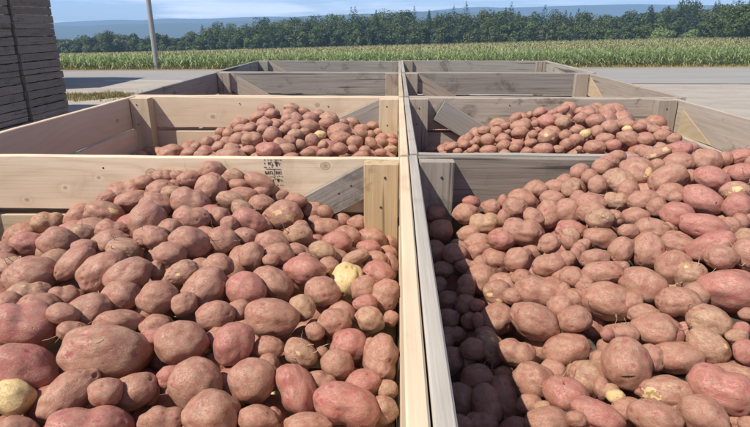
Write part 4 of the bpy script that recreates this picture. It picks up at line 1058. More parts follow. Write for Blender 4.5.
FILL = """0 -260 1230 -144 37;0 -112 306 -257 44;0 -883 698 -204 36;0 -489 408 -218 43;0 -282 318 -245 40;0 -941 351 -242 36;0 -239 219 -260 35;0 -883 175 -266 32;0 -1004 865 -245 37;0 -566 535 -200 41;0 -816 432 -234 33;0 -816 675 -187 31;0 -1003 1129 -249 37;0 -737 825 -150 42;0 -66 363 -256 34;0 -368 476 -213 43;0 -720 420 -230 35;0 -404 200 -248 44;0 -1101 1202 -290 43;0 -798 551 -220 42;0 -844 1127 -210 39;0 -85 222 -262 41;0 -223 354 -244 35;0 -240 432 -231 33;0 -718 1113 -154 41;0 -106 477 -247 34;0 -141 139 -275 37;0 -868 480 -225 32;0 -386 386 -238 42;0 -914 1140 -231 35;0 -609 601 -198 44;0 -1119 891 -294 43;0 -190 509 -218 38;0 -313 254 -253 35;0 -577 209 -245 41;0 -653 680 -173 37;0 -857 261 -248 32;0 -429 282 -234 34;0 -1127 819 -284 34;0 -1008 674 -238 43;0 -126 394 -255 32;0 -820 767 -178 41;0 -1098 531 -259 39;0 -909 847 -197 39;0 -704 489 -214 33;0 -1074 338 -267 42;0 -560 1089 -113 39;0 -1010 1243 -268 37;0 -751 188 -253 38;0 -620 343 -233 36;0 -780 1202 -192 34;0 -513 329 -231 43;0 -923 657 -229 32;0 -1024 550 -250 43;0 -633 1059 -120 39;0 -276 129 -256 37;0 -954 426 -239 39;0 -1082 755 -267 43;0 -755 323 -243 32;0 -681 1001 -145 39;0 -980 198 -266 33;0 -731 908 -147 40;0 -1027 947 -261 42;0 -930 550 -233 42;0 -365 312 -247 42;0 -499 145 -258 43;0 -981 1054 -251 38;0 -901 113 -272 37;0 -674 1241 -159 37;0 -571 404 -220 41;0 -1006 800 -239 34;0 -351 147 -266 38;0 -1121 634 -257 33;0 -942 970 -222 42;0 -940 253 -258 36;0 -88 1098 -192 35;0 -1104 1109 -280 33;0 -711 634 -190 34;0 -687 255 -246 31;0 -36 930 -192 34;0 -1119 242 -282 42;0 -848 911 -177 41;0 -667 794 -157 42;0 -184 409 -240 32;0 -798 107 -261 38;0 -127 1035 -161 32;0 -630 903 -123 34;0 -690 159 -259 33;0 -1052 450 -260 32;0 -66 547 -233 37;0 -807 220 -259 31;0 -255 1048 -136 39;0 -1109 1021 -277 36;0 -54 122 -283 36;0 -616 112 -256 43;0 -399 1100 -98 36;0 -441 510 -211 39;0 -299 1104 -130 37;0 -1125 395 -265 31;0 -750 716 -177 36;0 -373 989 -106 33;0 -624 477 -211 41;0 -903 1060 -216 37;0 -470 235 -243 33;0 -840 1045 -191 32;0 -1057 194 -270 42;0 -172 261 -258 34;0 -848 1205 -217 39;0 -1127 461 -255 36;0 -797 977 -157 31;0 -1010 388 -253 35;0 -196 1003 -141 31;0 -88 829 -183 35;0 -1021 262 -260 38;0 -683 566 -195 34;0 -305 410 -229 37;0 -866 348 -242 39;0 -1072 110 -285 43;0 -612 272 -246 38;0 -789 1095 -178 38;0 -717 1187 -169 32;0 -752 1016 -161 33;0 -801 360 -250 33;0 -478 1191 -105 37;0 -511 494 -210 36;0 -962 1181 -258 35;0 -951 748 -226 44;0 -980 138 -276 33;0 -178 1106 -163 33;0 -258 532 -210 36;0 -286 936 -124 32;0 -193 102 -269 32;0 -430 103 -256 38;0 -46 440 -255 32;0 -878 994 -201 32;0 -803 852 -170 32;0 -855 605 -221 43;0 -1122 700 -258 32;0 -601 745 -163 34;0 -766 464 -224 34;0 -694 327 -248 33;0 -562 1248 -130 35;0 -38 299 -262 32;0 -468 606 -192 32;0 -501 556 -205 33;0 -1037 1020 -272 35;0 -228 657 -193 32;0 -439 342 -243 32;0 -352 886 -125 32;0 -654 402 -222 37;0 -884 788 -205 32;0 -120 1214 -190 41;0 -569 1156 -122 33;0 -396 1157 -151 36;0 -825 1250 -254 33;0 -443 1028 -138 35;0 -33 408 -311 38;0 -127 595 -255 44;0 -618 988 -171 40;0 -675 723 -223 33;0 -251 1012 -184 32;0 -72 1009 -201 38;0 -907 354 -302 39;0 -580 675 -214 34;0 -250 802 -204 40;0 -59 603 -279 37;0 -157 767 -204 32;0 -155 1153 -205 42;0 -968 319 -291 36;0 -789 319 -301 32;0 -524 990 -147 38;0 -771 942 -201 37;0 -31 1201 -251 34;0 -346 276 -301 37;0 -222 1186 -193 40;0 -402 1239 -157 43;0 -649 560 -243 33;0 -282 280 -304 39;0 -39 487 -298 40;0 -336 1206 -175 39;0 -873 655 -268 35;0 -744 246 -292 40;0 -279 456 -279 41;0 -795 728 -219 31;0 -404 904 -155 36;0 -417 756 -175 35;0 -349 739 -189 40;0 -401 807 -147 33;0 -137 941 -216 38;0 -65 729 -245 34;0 -335 626 -232 35;0 -489 784 -175 39;0 -1063 1136 -327 40;0 -972 508 -269 35;0 -491 1238 -156 36;0 -970 446 -303 39;0 -468 666 -195 34;0 -209 918 -154 39;0 -365 213 -304 32;0 -786 1167 -240 36;0 -405 611 -244 44;0 -356 992 -166 40;0 -1045 895 -318 32;0 -847 223 -307 37;0 -566 264 -297 35;0 -761 1238 -240 33;0 -177 371 -287 32;0 -266 703 -194 34;0 -727 526 -268 33;0 -442 229 -302 40;0 -124 699 -236 32;0 -28 1105 -223 36;0 -184 465 -281 39;0 -930 917 -266 41;0 -899 1035 -272 34;0 -35 237 -329 35;0 -1107 299 -326 35;0 -703 960 -196 40;0 -489 286 -294 39;0 -796 629 -255 42;0 -274 877 -181 44;0 -602 1115 -161 43;0 -547 325 -295 33;0 -43 339 -306 31;0 -582 497 -268 34;0 -671 478 -258 33;0 -526 637 -235 32;0 -182 642 -234 35;0 -719 668 -236 33;0 -904 1213 -278 39;0 -1057 830 -287 42;0 -587 916 -173 36;0 -604 800 -191 32;0 -83 887 -228 39;0 -523 892 -152 43;0 -168 204 -277 32;0 -479 726 -203 37;0 -335 1042 -124 33;0 -732 1049 -206 33;0 -1027 323 -316 34;0 -435 449 -269 36;0 -1067 981 -329 39;0 -497 1132 -125 41;0 -662 861 -186 39;0 -730 367 -271 33;0 -681 1060 -192 31;0 -1066 1063 -330 43;0 -330 818 -194 43;0 -999 1155 -316 32;0 -383 675 -216 37;0 -521 467 -276 40;0 -146 827 -215 34;0 -872 281 -312 37;0 -838 471 -285 41;0 -321 564 -233 38;0 -819 999 -227 41;0 -122 429 -303 38;0 -431 311 -297 35;0 -641 224 -284 32;0 -708 813 -202 31;0 -1109 368 -321 38;0 -853 1158 -265 33;0 -939 609 -258 35;0 -573 842 -157 34;0 -334 383 -287 32;0 -1055 636 -279 39;0 -1055 1248 -328 36;0 -611 1240 -187 33;0 -56 805 -235 38;0 -567 1050 -171 37;0 -861 539 -263 39;0 -681 405 -281 38;0 -120 1062 -225 32;0 -441 940 -119 31;0 -709 589 -243 32;0 -391 1083 -159 37;0 -539 380 -281 33;0 -1089 579 -306 35;0 -341 1171 -125 33;0 -907 472 -265 35;0 -1020 750 -302 34;0 -1132 957 -331 32;0 -987 985 -296 32;0 -221 251 -315 41;0 -216 750 -196 32;0 -96 286 -321 35;0 -805 1068 -239 37;0 -538 1192 -162 34;0 -30 984 -247 33;0 -38 662 -251 37;0 -677 303 -300 34;0 -262 622 -243 44;0 -129 880 -186 35;0 -506 1070 -135 34;0 -947 821 -260 38;0 -621 410 -277 33;0 -229 323 -306 34;0 -104 1244 -253 40;0 -217 1249 -209 31;0 -735 1108 -218 33;0 -1048 248 -324 38;0 -614 328 -296 37;0 -102 1160 -236 31;0 -322 686 -206 33;0 -472 544 -254 33;0 -784 817 -223 33;0 -217 528 -266 31;0 -725 751 -220 34;0 -658 1139 -197 38;0 -462 843 -154 31;0 -253 1110 -182 41;0 -984 254 -308 34;0 -189 574 -220 37;0 -1106 474 -315 34;0 -140 336 -308 32;0 -112 218 -318 32;0 -1002 375 -312 35;1 921 338 -260 42;1 421 156 -294 35;1 527 575 -234 36;1 810 198 -251 36;1 480 280 -304 41;1 547 174 -282 36;1 1035 679 -144 43;1 955 657 -161 41;1 128 155 -316 41;1 1014 1010 -10 39;1 831 779 -93 42;1 960 758 -101 43;1 791 581 -206 38;1 821 384 -255 34;1 781 1031 0 37;1 616 260 -273 32;1 862 533 -226 40;1 726 163 -264 34;1 649 648 -175 38;1 214 116 -317 34;1 1028 378 -245 41;1 305 601 -265 43;1 1134 1058 -7 31;1 614 325 -285 40;1 700 401 -257 44;1 226 257 -327 44;1 476 203 -295 37;1 926 186 -257 32;1 695 695 -155 38;1 1141 151 -222 32;1 209 352 -338 42;1 656 804 -105 44;1 141 320 -349 39;1 1085 987 -24 39;1 806 457 -233 38;1 404 488 -286 33;1 162 476 -347 42;1 519 396 -308 42;1 282 352 -320 37;1 742 925 -34 31;1 1034 550 -207 38;1 1115 287 -228 31;1 956 489 -238 38;1 141 223 -338 38;1 802 887 -50 38;1 829 1182 0 34;1 1081 739 -103 32;1 306 164 -300 42;1 861 1022 0 36;1 601 598 -208 35;1 1083 1156 0 37;1 293 443 -316 36;1 1046 876 -65 36;1 765 337 -257 38;1 245 556 -304 33;1 360 100 -295 39;1 1139 564 -177 38;1 784 711 -128 43;1 1126 470 -198 44;1 406 346 -299 38;1 1174 845 -60 34;1 1021 110 -248 37;1 782 266 -259 37;1 560 649 -195 38;1 425 411 -312 37;1 849 654 -154 44;1 450 563 -262 37;1 746 460 -250 31;1 990 305 -246 41;1 607 106 -263 34;1 1130 375 -222 33;1 977 907 -36 34;1 774 645 -173 36;1 946 1027 0 32;1 311 261 -310 35;1 1159 1184 0 36;1 898 430 -252 43;1 104 560 -346 36;1 604 418 -277 38;1 679 884 -55 39;1 644 181 -255 33;1 623 519 -238 43;1 811 124 -265 42;1 1109 658 -135 43;1 953 1142 0 39;1 143 391 -342 36;1 896 932 -34 41;1 318 531 -298 39;1 859 249 -256 33;1 943 123 -254 36;1 813 1100 0 33;1 444 98 -288 34;1 358 216 -313 34;1 588 747 -132 39;1 1035 462 -235 43;1 722 540 -211 42;1 516 101 -271 37;1 1151 721 -105 39;1 117 666 -333 37;1 895 718 -135 41;1 1077 208 -239 37;1 1168 958 -25 39;1 910 841 -70 35;1 944 567 -205 38;1 688 1182 0 43;1 696 1107 0 39;1 548 486 -276 43;1 1108 928 -48 33;1 1007 615 -176 35;1 158 598 -320 40;1 742 829 -92 41;1 1180 236 -225 34;1 1164 318 -218 34;1 824 963 -12 39;1 677 275 -268 33;1 1015 1096 0 33;1 705 96 -257 34;1 976 233 -261 36;1 679 469 -250 31;1 98 1160 -199 32;1 1114 864 -59 36;1 334 1265 -79 32;1 227 484 -316 33;1 974 845 -76 33;1 1099 106 -229 35;1 359 449 -302 35;1 1035 794 -90 42;1 351 312 -315 31;1 899 1100 0 37;1 93 1263 -184 32;1 99 437 -365 39;1 738 984 -13 34;1 194 172 -310 31;1 898 1190 0 41;1 759 1158 0 37;1 918 267 -248 36;1 1135 785 -89 34;1 1150 1124 0 31;1 1014 1179 0 33;1 667 586 -200 36;1 232 423 -324 34;1 677 990 -31 36;1 729 761 -108 37;1 1071 1075 0 31;1 1026 948 -30 32;1 239 1129 -146 32;1 193 673 -288 36;1 1172 626 -138 33;1 990 168 -243 35;1 503 691 -189 35;1 556 261 -277 34;1 352 1159 -125 40;1 845 500 -284 41;1 269 1036 -201 33;1 337 263 -365 34;1 623 986 -59 36;1 478 800 -181 40;1 712 281 -323 40;1 174 389 -392 31;1 307 1083 -175 36;1 588 1042 -56 37;1 1130 625 -200 34;1 426 335 -366 38;1 911 999 -57 44;1 442 1194 -87 42;1 486 515 -303 42;1 1094 564 -240 43;1 118 999 -281 42;1 559 1256 -21 40;1 197 994 -249 35;1 486 628 -268 43;1 889 286 -309 35;1 422 1043 -110 35;1 1069 330 -282 37;1 530 1123 -45 34;1 388 744 -233 35;1 1131 340 -270 36;1 285 1251 -121 37;1 553 987 -109 36;1 655 876 -121 38;1 653 1248 -33 32;1 814 955 -81 37;1 842 851 -97 39;1 1150 888 -110 38;1 601 1207 -38 37;1 1094 418 -273 40;1 951 412 -303 35;1 120 1093 -251 39;1 647 1087 -51 42;1 396 598 -288 41;1 254 615 -307 33;1 749 724 -189 39;1 122 873 -312 40;1 358 880 -194 36;1 188 1224 -194 43;1 626 209 -326 37;1 542 312 -324 36;1 1131 1035 -59 35;1 787 269 -321 37;1 331 767 -249 32;1 971 815 -138 35;1 838 328 -269 37;1 400 821 -200 40;1 759 220 -285 31;1 898 225 -298 34;1 149 536 -377 34;1 586 937 -96 32;1 225 983 -191 34;1 173 813 -306 40;1 673 763 -168 33;1 273 843 -230 32;1 775 376 -314 33;1 528 457 -347 40;1 342 380 -351 42;1 168 910 -268 42;1 281 1190 -131 32;1 339 982 -179 35;1 362 1070 -144 40;1 150 712 -350 31;1 1033 439 -297 34;1 259 679 -279 37;1 265 519 -357 42;1 1177 535 -222 35;1 241 445 -379 34;1 193 1106 -224 43;1 726 918 -95 40;1 580 389 -340 33;1 390 282 -364 31;1 911 631 -221 42;1 413 935 -163 36;1 906 895 -100 37;1 1030 202 -301 32;1 254 380 -383 37;1 585 861 -125 44;1 932 1065 -37 32;1 1062 266 -265 32;1 725 521 -282 32;1 1082 799 -136 34;1 433 698 -249 32;1 424 223 -356 32;1 187 279 -388 40;1 734 610 -243 34;1 895 368 -313 35;1 379 1230 -81 34;1 330 694 -262 36;1 257 755 -289 34;1 182 653 -353 40;1 497 1045 -97 38;1 206 586 -363 36;1 1015 854 -113 33;1 440 1111 -105 42;1 595 1144 -38 35;1 259 310 -382 38;1 387 509 -342 40;1 569 556 -294 36;1 510 1199 -47 41;1 1122 247 -270 32;1 814 722 -182 31;1 102 810 -323 32;1 964 1205 -11 32;1 755 972 -78 35;1 964 977 -29 33;1 389 665 -274 35;1 881 780 -132 32;1 611 284 -333 33;1 105 270 -379 37;1 837 203 -307 36;1 959 307 -310 35;1 965 731 -175 33;1 688 203 -322 32;1 111 1200 -240 32;1 535 226 -336 32;1 738 1085 -45 37;1 543 764 -165 31;1 99 930 -298 33;1 1022 740 -161 33;1 330 466 -362 32;1 738 1232 -20 38;1 487 882 -157 41;1 286 949 -212 31;1 793 806 -142 37;1 653 493 -298 37;1 958 949 -77 32;1 1158 1089 -44 33;1 997 996 -70 33;1 196 529 -341 33;1 490 339 -357 37;1 442 472 -355 35;1 637 721 -179 31;1 785 540 -260 39;1 848 613 -237 34;1 238 937 -239 33;1 106 488 -418 34;1 915 553 -267 36;1 645 371 -320 36;1 1181 436 -209 31;1 443 1260 -76 35;1 679 566 -260 33;1 1102 481 -267 34;1 573 713 -191 37;1 754 1027 -63 31;1 264 206 -344 32;1 280 991 -165 33;1 249 1227 -170 34;1 1156 696 -171 34;1 226 804 -261 33;1 991 905 -97 32;2 -433 1502 -202 36;2 -876 1534 -274 36;2 -39 2274 -207 34;2 -790 1867 -213 34;2 -85 1398 -280 43;2 -633 1565 -220 37;2 -791 2290 -218 43;2 -910 1393 -296 39;2 -413 1399 -245 36;2 -229 1476 -225 42;2 -472 2127 -75 33;2 -499 2370 -119 43;2 -281 2312 -106 32;2 -1103 1990 -282 39;2 -996 2123 -243 43;2 -1029 2308 -237 35;2 -351 1662 -163 36;2 -883 1847 -239 40;2 -49 1933 -187 32;2 -1106 2381 -252 39;2 -813 2223 -216 33;2 -978 1594 -283 44;2 -157 1697 -173 37;2 -225 1563 -202 37;2 -378 1555 -191 43;2 -147 1551 -226 37;2 -546 1575 -196 43;2 -81 1873 -175 33;2 -936 2020 -246 31;2 -1016 1537 -306 31;2 -1040 1656 -291 39;2 -854 1595 -265 35;2 -413 1734 -148 39;2 -953 1722 -286 32;2 -1119 2150 -267 32;2 -351 1475 -226 41;2 -473 1422 -230 32;2 -243 1688 -174 32;2 -1105 1520 -310 39;2 -36 1482 -266 41;2 -51 1757 -198 38;2 -604 2172 -127 33;2 -706 1691 -213 43;2 -62 1679 -206 43;2 -970 2361 -241 38;2 -725 1505 -253 39;2 -586 1412 -242 33;2 -607 2393 -143 42;2 -993 1882 -265 35;2 -417 2321 -89 35;2 -117 1477 -256 39;2 -694 1863 -172 31;2 -89 2240 -178 35;2 -672 1425 -261 32;2 -1016 1753 -283 37;2 -278 1751 -153 39;2 -641 1985 -156 43;2 -216 2291 -130 39;2 -734 1807 -198 39;2 -285 2228 -77 40;2 -911 1929 -246 33;2 -739 1436 -268 35;2 -169 1425 -258 35;2 -828 2036 -211 32;2 -166 2026 -134 35;2 -1014 1439 -321 41;2 -652 2340 -158 36;2 -701 1597 -221 35;2 -882 1717 -259 35;2 -631 1881 -164 37;2 -818 1456 -279 33;2 -223 2149 -95 32;2 -1061 1832 -285 37;2 -892 2300 -220 41;2 -1001 2034 -256 37;2 -952 1786 -276 37;2 -799 1537 -261 36;2 -534 2260 -91 34;2 -1117 1632 -318 41;2 -516 1706 -161 42;2 -839 1967 -212 38;2 -606 1738 -171 40;2 -189 2198 -129 35;2 -150 2335 -165 35;2 -963 1503 -293 33;2 -1106 2277 -249 43;2 -141 1624 -210 34;2 -530 2193 -87 35;2 -803 1682 -247 39;2 -555 1921 -135 34;2 -304 1401 -233 39;2 -483 1621 -190 36;2 -340 2368 -102 40;2 -153 1783 -155 37;2 -89 2075 -169 41;2 -632 1659 -195 35;2 -1060 1915 -282 41;2 -1109 1438 -327 40;2 -405 1898 -113 38;2 -408 2243 -74 31;2 -753 1912 -199 33;2 -506 1482 -214 37;2 -303 1977 -101 31;2 -833 1766 -232 39;2 -895 1465 -295 39;2 -599 1492 -233 32;2 -597 2242 -129 38;2 -760 1734 -214 33;2 -826 1391 -285 36;2 -609 2088 -123 31;2 -1090 1740 -293 34;2 -306 1582 -193 36;2 -713 2258 -175 33;2 -921 2402 -224 31;2 -655 2222 -156 34;2 -660 1801 -179 33;2 -285 1845 -130 39;2 -1128 1870 -297 34;2 -353 1772 -134 34;2 -925 1664 -267 39;2 -49 1587 -231 34;2 -567 2036 -121 36;2 -849 2154 -216 31;2 -170 1933 -145 34;2 -714 2001 -170 37;2 -1074 2197 -264 36;2 -774 1617 -251 36;2 -39 2008 -185 39;2 -848 2356 -226 39;2 -467 1994 -102 32;2 -582 2328 -135 33;2 -527 1860 -140 33;2 -97 1959 -156 31;2 -1112 1797 -306 32;2 -352 2181 -69 34;2 -294 1515 -211 31;2 -416 1646 -170 37;2 -543 2128 -95 32;2 -1059 1582 -299 37;2 -173 2107 -126 33;2 -274 2395 -125 37;2 -240 1927 -125 38;2 -932 2081 -240 37;2 -1085 2070 -268 34;2 -33 2193 -184 37;2 -733 2063 -179 35;2 -874 2212 -224 32;2 -156 2251 -148 33;2 -983 1949 -263 40;2 -744 2197 -181 31;2 -213 1745 -153 32;2 -688 2142 -166 33;2 -204 1632 -189 37;2 -332 2280 -88 38;2 -473 1558 -206 36;2 -666 2050 -158 32;2 -304 2075 -95 38;2 -718 2334 -195 35;2 -427 2398 -107 35;2 -468 1798 -136 31;2 -241 1390 -243 32;2 -269 1633 -174 33;2 -468 2235 -73 34;2 -524 1763 -201 38;2 -421 1614 -240 36;2 -47 1851 -241 42;2 -1096 1546 -370 34;2 -563 1695 -234 40;2 -764 1772 -274 38;2 -92 1597 -277 36;2 -264 2015 -140 36;2 -902 1634 -330 41;2 -603 1789 -222 41;2 -327 1576 -250 33;2 -197 1475 -285 36;2 -380 1814 -183 41;2 -531 1975 -166 42;2 -913 2157 -252 35;2 -323 1953 -160 35;2 -810 2107 -224 42;2 -875 2110 -243 32;2 -1052 1454 -371 36;2 -390 2039 -125 43;2 -764 1840 -264 38;2 -26 2087 -239 34;2 -1092 1928 -333 31;2 -40 2333 -240 41;2 -690 1885 -226 37;2 -825 2009 -268 39;2 -310 1640 -217 32;2 -546 2354 -177 32;2 -750 2153 -223 35;2 -156 2195 -189 35;2 -70 2389 -207 32;2 -1043 2384 -266 38;2 -1011 2241 -305 36;2 -872 2050 -282 32;2 -951 2292 -274 31;2 -305 2151 -113 37;2 -432 2195 -105 39;2 -162 1761 -211 34;2 -758 1410 -327 44;2 -218 2240 -171 39;2 -220 1602 -250 34;2 -352 2363 -162 31;2 -280 1448 -289 39;2 -1018 1609 -343 37;2 -838 1913 -279 38;2 -332 1885 -171 43;2 -467 1891 -127 38;2 -720 1624 -282 33;2 -126 1805 -220 34;2 -659 1635 -250 40;2 -463 2303 -145 39;2 -282 2331 -159 32;2 -529 1415 -251 35;2 -1031 1852 -338 35;2 -409 2106 -123 34;2 -469 1460 -280 33;2 -481 1516 -262 34;2 -113 2132 -211 33;2 -492 2154 -127 33;2 -891 2258 -281 35;2 -684 2389 -211 44;2 -761 1972 -243 38;2 -509 2055 -139 37;2 -617 1392 -292 32;2 -1055 1696 -351 37;2 -965 2022 -307 31;2 -388 2293 -141 32;2 -976 1552 -353 42;2 -132 1943 -197 32;2 -615 1531 -274 31;2 -1108 2044 -331 32;2 -1129 1385 -386 32;2 -536 1571 -260 31;2 -871 1765 -306 38;2 -216 1807 -185 36;2 -123 2275 -224 39;2 -232 2113 -152 43;2 -114 2004 -195 37;2 -958 1472 -343 33;2 -632 2095 -191 32;2 -929 1905 -304 31;2 -451 1702 -201 36;2 -159 1861 -170 41;2 -392 1508 -261 32;2 -538 1824 -200 35;2 -578 1864 -199 31;2 -1049 2117 -316 43;2 -685 1782 -246 42;2 -203 1700 -211 31;2 -257 1891 -177 34;2 -1002 1918 -320 38;2 -71 1535 -300 41;2 -954 1843 -323 35;2 -365 2232 -126 37;2 -390 1439 -283 36;2 -409 1961 -139 34;2 -1119 2198 -319 43;2 -213 1982 -172 31;2 -644 1712 -242 42;2 -891 1992 -289 40;2 -765 1503 -307 37;2 -588 2129 -161 34;2 -1077 1768 -356 41;2 -193 2377 -163 32;2 -292 2252 -139 40;2 -104 2341 -219 33;2 -237 1543 -265 33;2 -841 1432 -338 40;2 -120 1664 -258 33;2 -615 2296 -197 42;2 -469 1837 -181 32;2 -553 1516 -262 36;2 -40 1434 -325 32;2 -769 2380 -259 44;2 -25 1594 -287 34;2 -325 1774 -192 35;2 -335 1392 -290 37;2 -29 1653 -284 36;2 -714 2215 -233 40;2 -894 1525 -335 34;2 -87 2180 -227 33;2 -364 1725 -188 37;2 -34 1948 -238 32;2 -1112 2320 -305 37;2 -975 1775 -332 34;2 -824 1567 -309 35;2 -908 2355 -261 38;2 -984 2188 -282 32;2 -502 2239 -136 33;2 -1035 2037 -318 33;2 -609 1939 -201 32;2 -571 1621 -255 33;2 -532 2294 -156 41;2 -214 1418 -302 36;2 -985 1668 -335 31;2 -263 2192 -125 33;2 -957 1400 -350 35;2 -1123 1708 -346 33;2 -694 1389 -305 31;2 -679 1533 -283 33;2 -1073 1384 -342 31;2 -458 2064 -102 33;2 -754 1573 -302 33;2 -336 2316 -143 32;2 -253 2382 -185 35;2 -302 1698 -211 34;2 -572 1450 -281 32;2 -75 1728 -250 33;2 -596 2041 -182 38;3 251 1838 -250 32;3 463 1535 -241 41;3 1081 1557 -145 40;3 753 1650 -174 34;3 854 1808 -130 31;3 210 2277 -232 32;3 806 2295 -44 39;3 371 1617 -245 36;3 104 2354 -272 36;3 478 1684 -210 40;3 463 1455 -247 44;3 694 2334 -59 43;3 305 2344 -180 40;3 612 1680 -186 42;3 250 1992 -230 31;3 1024 1833 -131 35;3 735 1458 -197 42;3 775 1565 -184 37;3 1140 1721 -137 38;3 639 1402 -231 32;3 196 2096 -238 40;3 281 1549 -285 40;3 966 1505 -158 38;3 896 2191 -54 40;3 901 2294 -39 44;3 809 1763 -147 39;3 146 2051 -274 36;3 1006 1757 -142 37;3 641 1740 -166 35;3 526 2254 -91 34;3 206 1434 -311 39;3 996 1635 -146 39;3 930 1704 -136 32;3 364 1503 -260 36;3 198 1640 -285 35;3 420 1906 -183 43;3 532 2365 -87 40;3 624 1825 -153 35;3 312 1992 -203 38;3 553 1848 -160 40;3 350 1934 -206 38;3 122 2258 -281 42;3 209 2214 -233 31;3 156 2391 -240 37;3 362 1419 -278 40;3 514 1592 -223 34;3 156 2187 -253 33;3 939 2108 -69 35;3 1125 1630 -132 41;3 184 1523 -315 38;3 194 1877 -267 34;3 697 1701 -172 35;3 100 1715 -322 40;3 310 1773 -251 38;3 352 1685 -247 33;3 1047 1419 -136 34;3 1163 1444 -130 32;3 96 1581 -331 38;3 308 2089 -202 37;3 121 1441 -325 38;3 710 1826 -141 38;3 296 1701 -248 32;3 764 2232 -35 32;3 821 1483 -187 33;3 599 2098 -97 40;3 140 1632 -320 31;3 922 1422 -162 40;3 1132 1813 -132 43;3 592 1467 -218 40;3 537 1513 -219 37;3 442 2384 -120 43;3 231 2390 -218 32;3 355 2384 -149 33;3 207 1760 -272 35;3 405 1810 -205 40;3 143 1948 -274 43;3 111 1872 -293 35;3 698 1547 -184 33;3 940 1563 -144 32;3 878 1520 -169 33;3 939 1795 -121 40;3 422 1717 -223 33;3 835 1698 -149 34;3 844 1576 -169 32;3 557 1748 -188 38;3 862 2396 -47 37;3 944 2378 -58 35;3 788 1844 -136 34;3 629 1588 -204 43;3 103 2111 -290 39;3 667 1472 -219 37;3 683 2267 -46 31;3 621 2364 -77 42;3 500 1801 -180 41;3 819 2149 -48 35;3 401 1988 -177 41;3 742 2385 -45 36;3 111 1801 -315 43;3 1063 1708 -129 38;3 544 1416 -246 37;3 450 1608 -239 34;3 251 2147 -224 39;3 908 1892 -108 32;3 369 1749 -229 36;3 252 1610 -278 33;3 317 1881 -227 34;3 634 1918 -137 31;3 624 2238 -64 36;3 1151 1508 -132 36;3 297 1459 -279 39;3 889 1647 -158 39;3 683 1629 -185 33;3 372 2120 -174 32;3 743 1761 -147 33;3 479 2291 -118 32;3 98 2183 -284 34;3 841 2224 -34 35;3 249 1930 -251 33;3 378 2235 -149 32;3 312 1621 -267 34;3 801 1425 -181 34;3 494 1927 -165 31;3 722 2040 -88 33;3 1064 1480 -134 35;3 889 1963 -93 37;3 186 1703 -300 37;3 781 2100 -69 32;3 894 2035 -90 32;3 546 1646 -202 32;3 530 2103 -116 32;3 879 2117 -61 32;3 431 2264 -139 33;3 484 1991 -153 32;3 838 1890 -118 32;3 436 2194 -142 34;3 204 2334 -218 32;3 1011 2178 -114 40;3 350 2166 -206 37;3 505 1657 -262 32;3 791 2370 -84 38;3 1106 2388 -102 42;3 261 1742 -309 41;3 597 1415 -293 40;3 460 1503 -305 39;3 298 2058 -266 32;3 932 1602 -192 32;3 477 2088 -171 43;3 558 1949 -168 43;3 745 1804 -193 34;3 941 1847 -177 36;3 569 2171 -144 42;3 138 1498 -378 41;3 270 2211 -257 36;3 1054 1965 -162 38;3 186 2150 -297 38;3 1058 2268 -127 37;3 845 1980 -147 34;3 868 1412 -207 37;3 408 2209 -201 43;3 985 2029 -123 38;3 1118 2010 -172 34;3 455 2312 -176 32;3 1067 1828 -169 31;3 1053 1627 -187 40;3 755 1699 -209 35;3 725 1628 -222 34;3 499 2257 -164 32;3 595 2013 -168 39;3 716 2162 -72 32;3 221 2317 -275 35;3 1121 1945 -157 37;3 1037 1510 -197 32;3 418 1669 -262 34;3 849 1648 -205 34;3 240 1819 -316 38;3 409 2057 -191 35;3 539 2052 -159 33;3 659 2204 -108 40;3 159 1571 -352 39;3 103 1928 -330 39;3 708 1445 -264 36;3 387 2309 -159 32;3 216 1952 -305 44;3 890 1781 -186 41;3 328 1417 -344 42;3 312 2396 -222 36;3 940 1918 -163 42;3 669 1815 -192 36;3 303 2001 -264 35;3 162 2317 -306 40;3 958 1460 -210 43;3 346 1830 -263 36;3 211 2033 -279 37;3 518 2339 -152 43;3 313 2276 -232 32;3 1121 1666 -191 40;3 719 1923 -159 41;3 260 1658 -325 41;3 739 1545 -241 42;3 180 1787 -338 32;3 993 2100 -134 41;3 492 1750 -233 42;3 335 1721 -298 31;3 778 2223 -93 31;3 632 1479 -272 36;3 397 1473 -321 43;3 779 2016 -125 42;3 1087 1406 -195 35;3 485 1944 -216 34;3 254 1491 -337 44;3 703 1757 -212 32;3 919 2035 -142 37;3 1082 1764 -148 34;3 802 1804 -194 33;3 664 2014 -134 43;3 398 1572 -299 39;3 979 2339 -107 40;3 870 2073 -130 38;3 671 1678 -232 33;3 755 2310 -90 32;3 590 2309 -121 32;3 182 1851 -324 41;3 104 2041 -331 32;3 660 2115 -128 34;3 895 1708 -189 33;3 101 2301 -337 32;3 877 1876 -161 38;3 249 1578 -339 35;3 464 1825 -242 33;3 617 1870 -197 40;3 908 2237 -100 36;3 1012 1684 -190 38;3 913 2124 -118 32;3 259 1399 -348 32;3 472 1877 -219 35;3 870 2352 -99 36;3 601 1754 -230 34;3 839 2258 -95 34;3 940 1669 -204 35;3 124 1856 -351 33;3 280 1888 -289 32;3 433 1772 -245 31;3 931 1520 -214 31;3 687 2399 -76 33;3 836 1524 -227 32;3 556 2242 -144 31;3 1060 2335 -114 40;3 194 1624 -353 32;3 1155 1795 -193 33;3 514 1406 -301 38;3 589 1640 -244 33;3 985 1401 -188 32;3 733 2093 -117 34;3 1010 1897 -157 34;3 1107 1882 -162 35;3 841 2149 -103 33;3 156 2208 -313 35;3 1011 1562 -189 36;3 226 2245 -279 35;3 766 1412 -258 39;3 564 1705 -239 37;3 546 1486 -279 35;3 975 2235 -108 36;3 668 1874 -155 37;3 659 1543 -252 33;3 425 2134 -164 32;3 1030 1444 -206 34;3 814 1596 -219 31;3 1150 1404 -176 32"""
pot = []
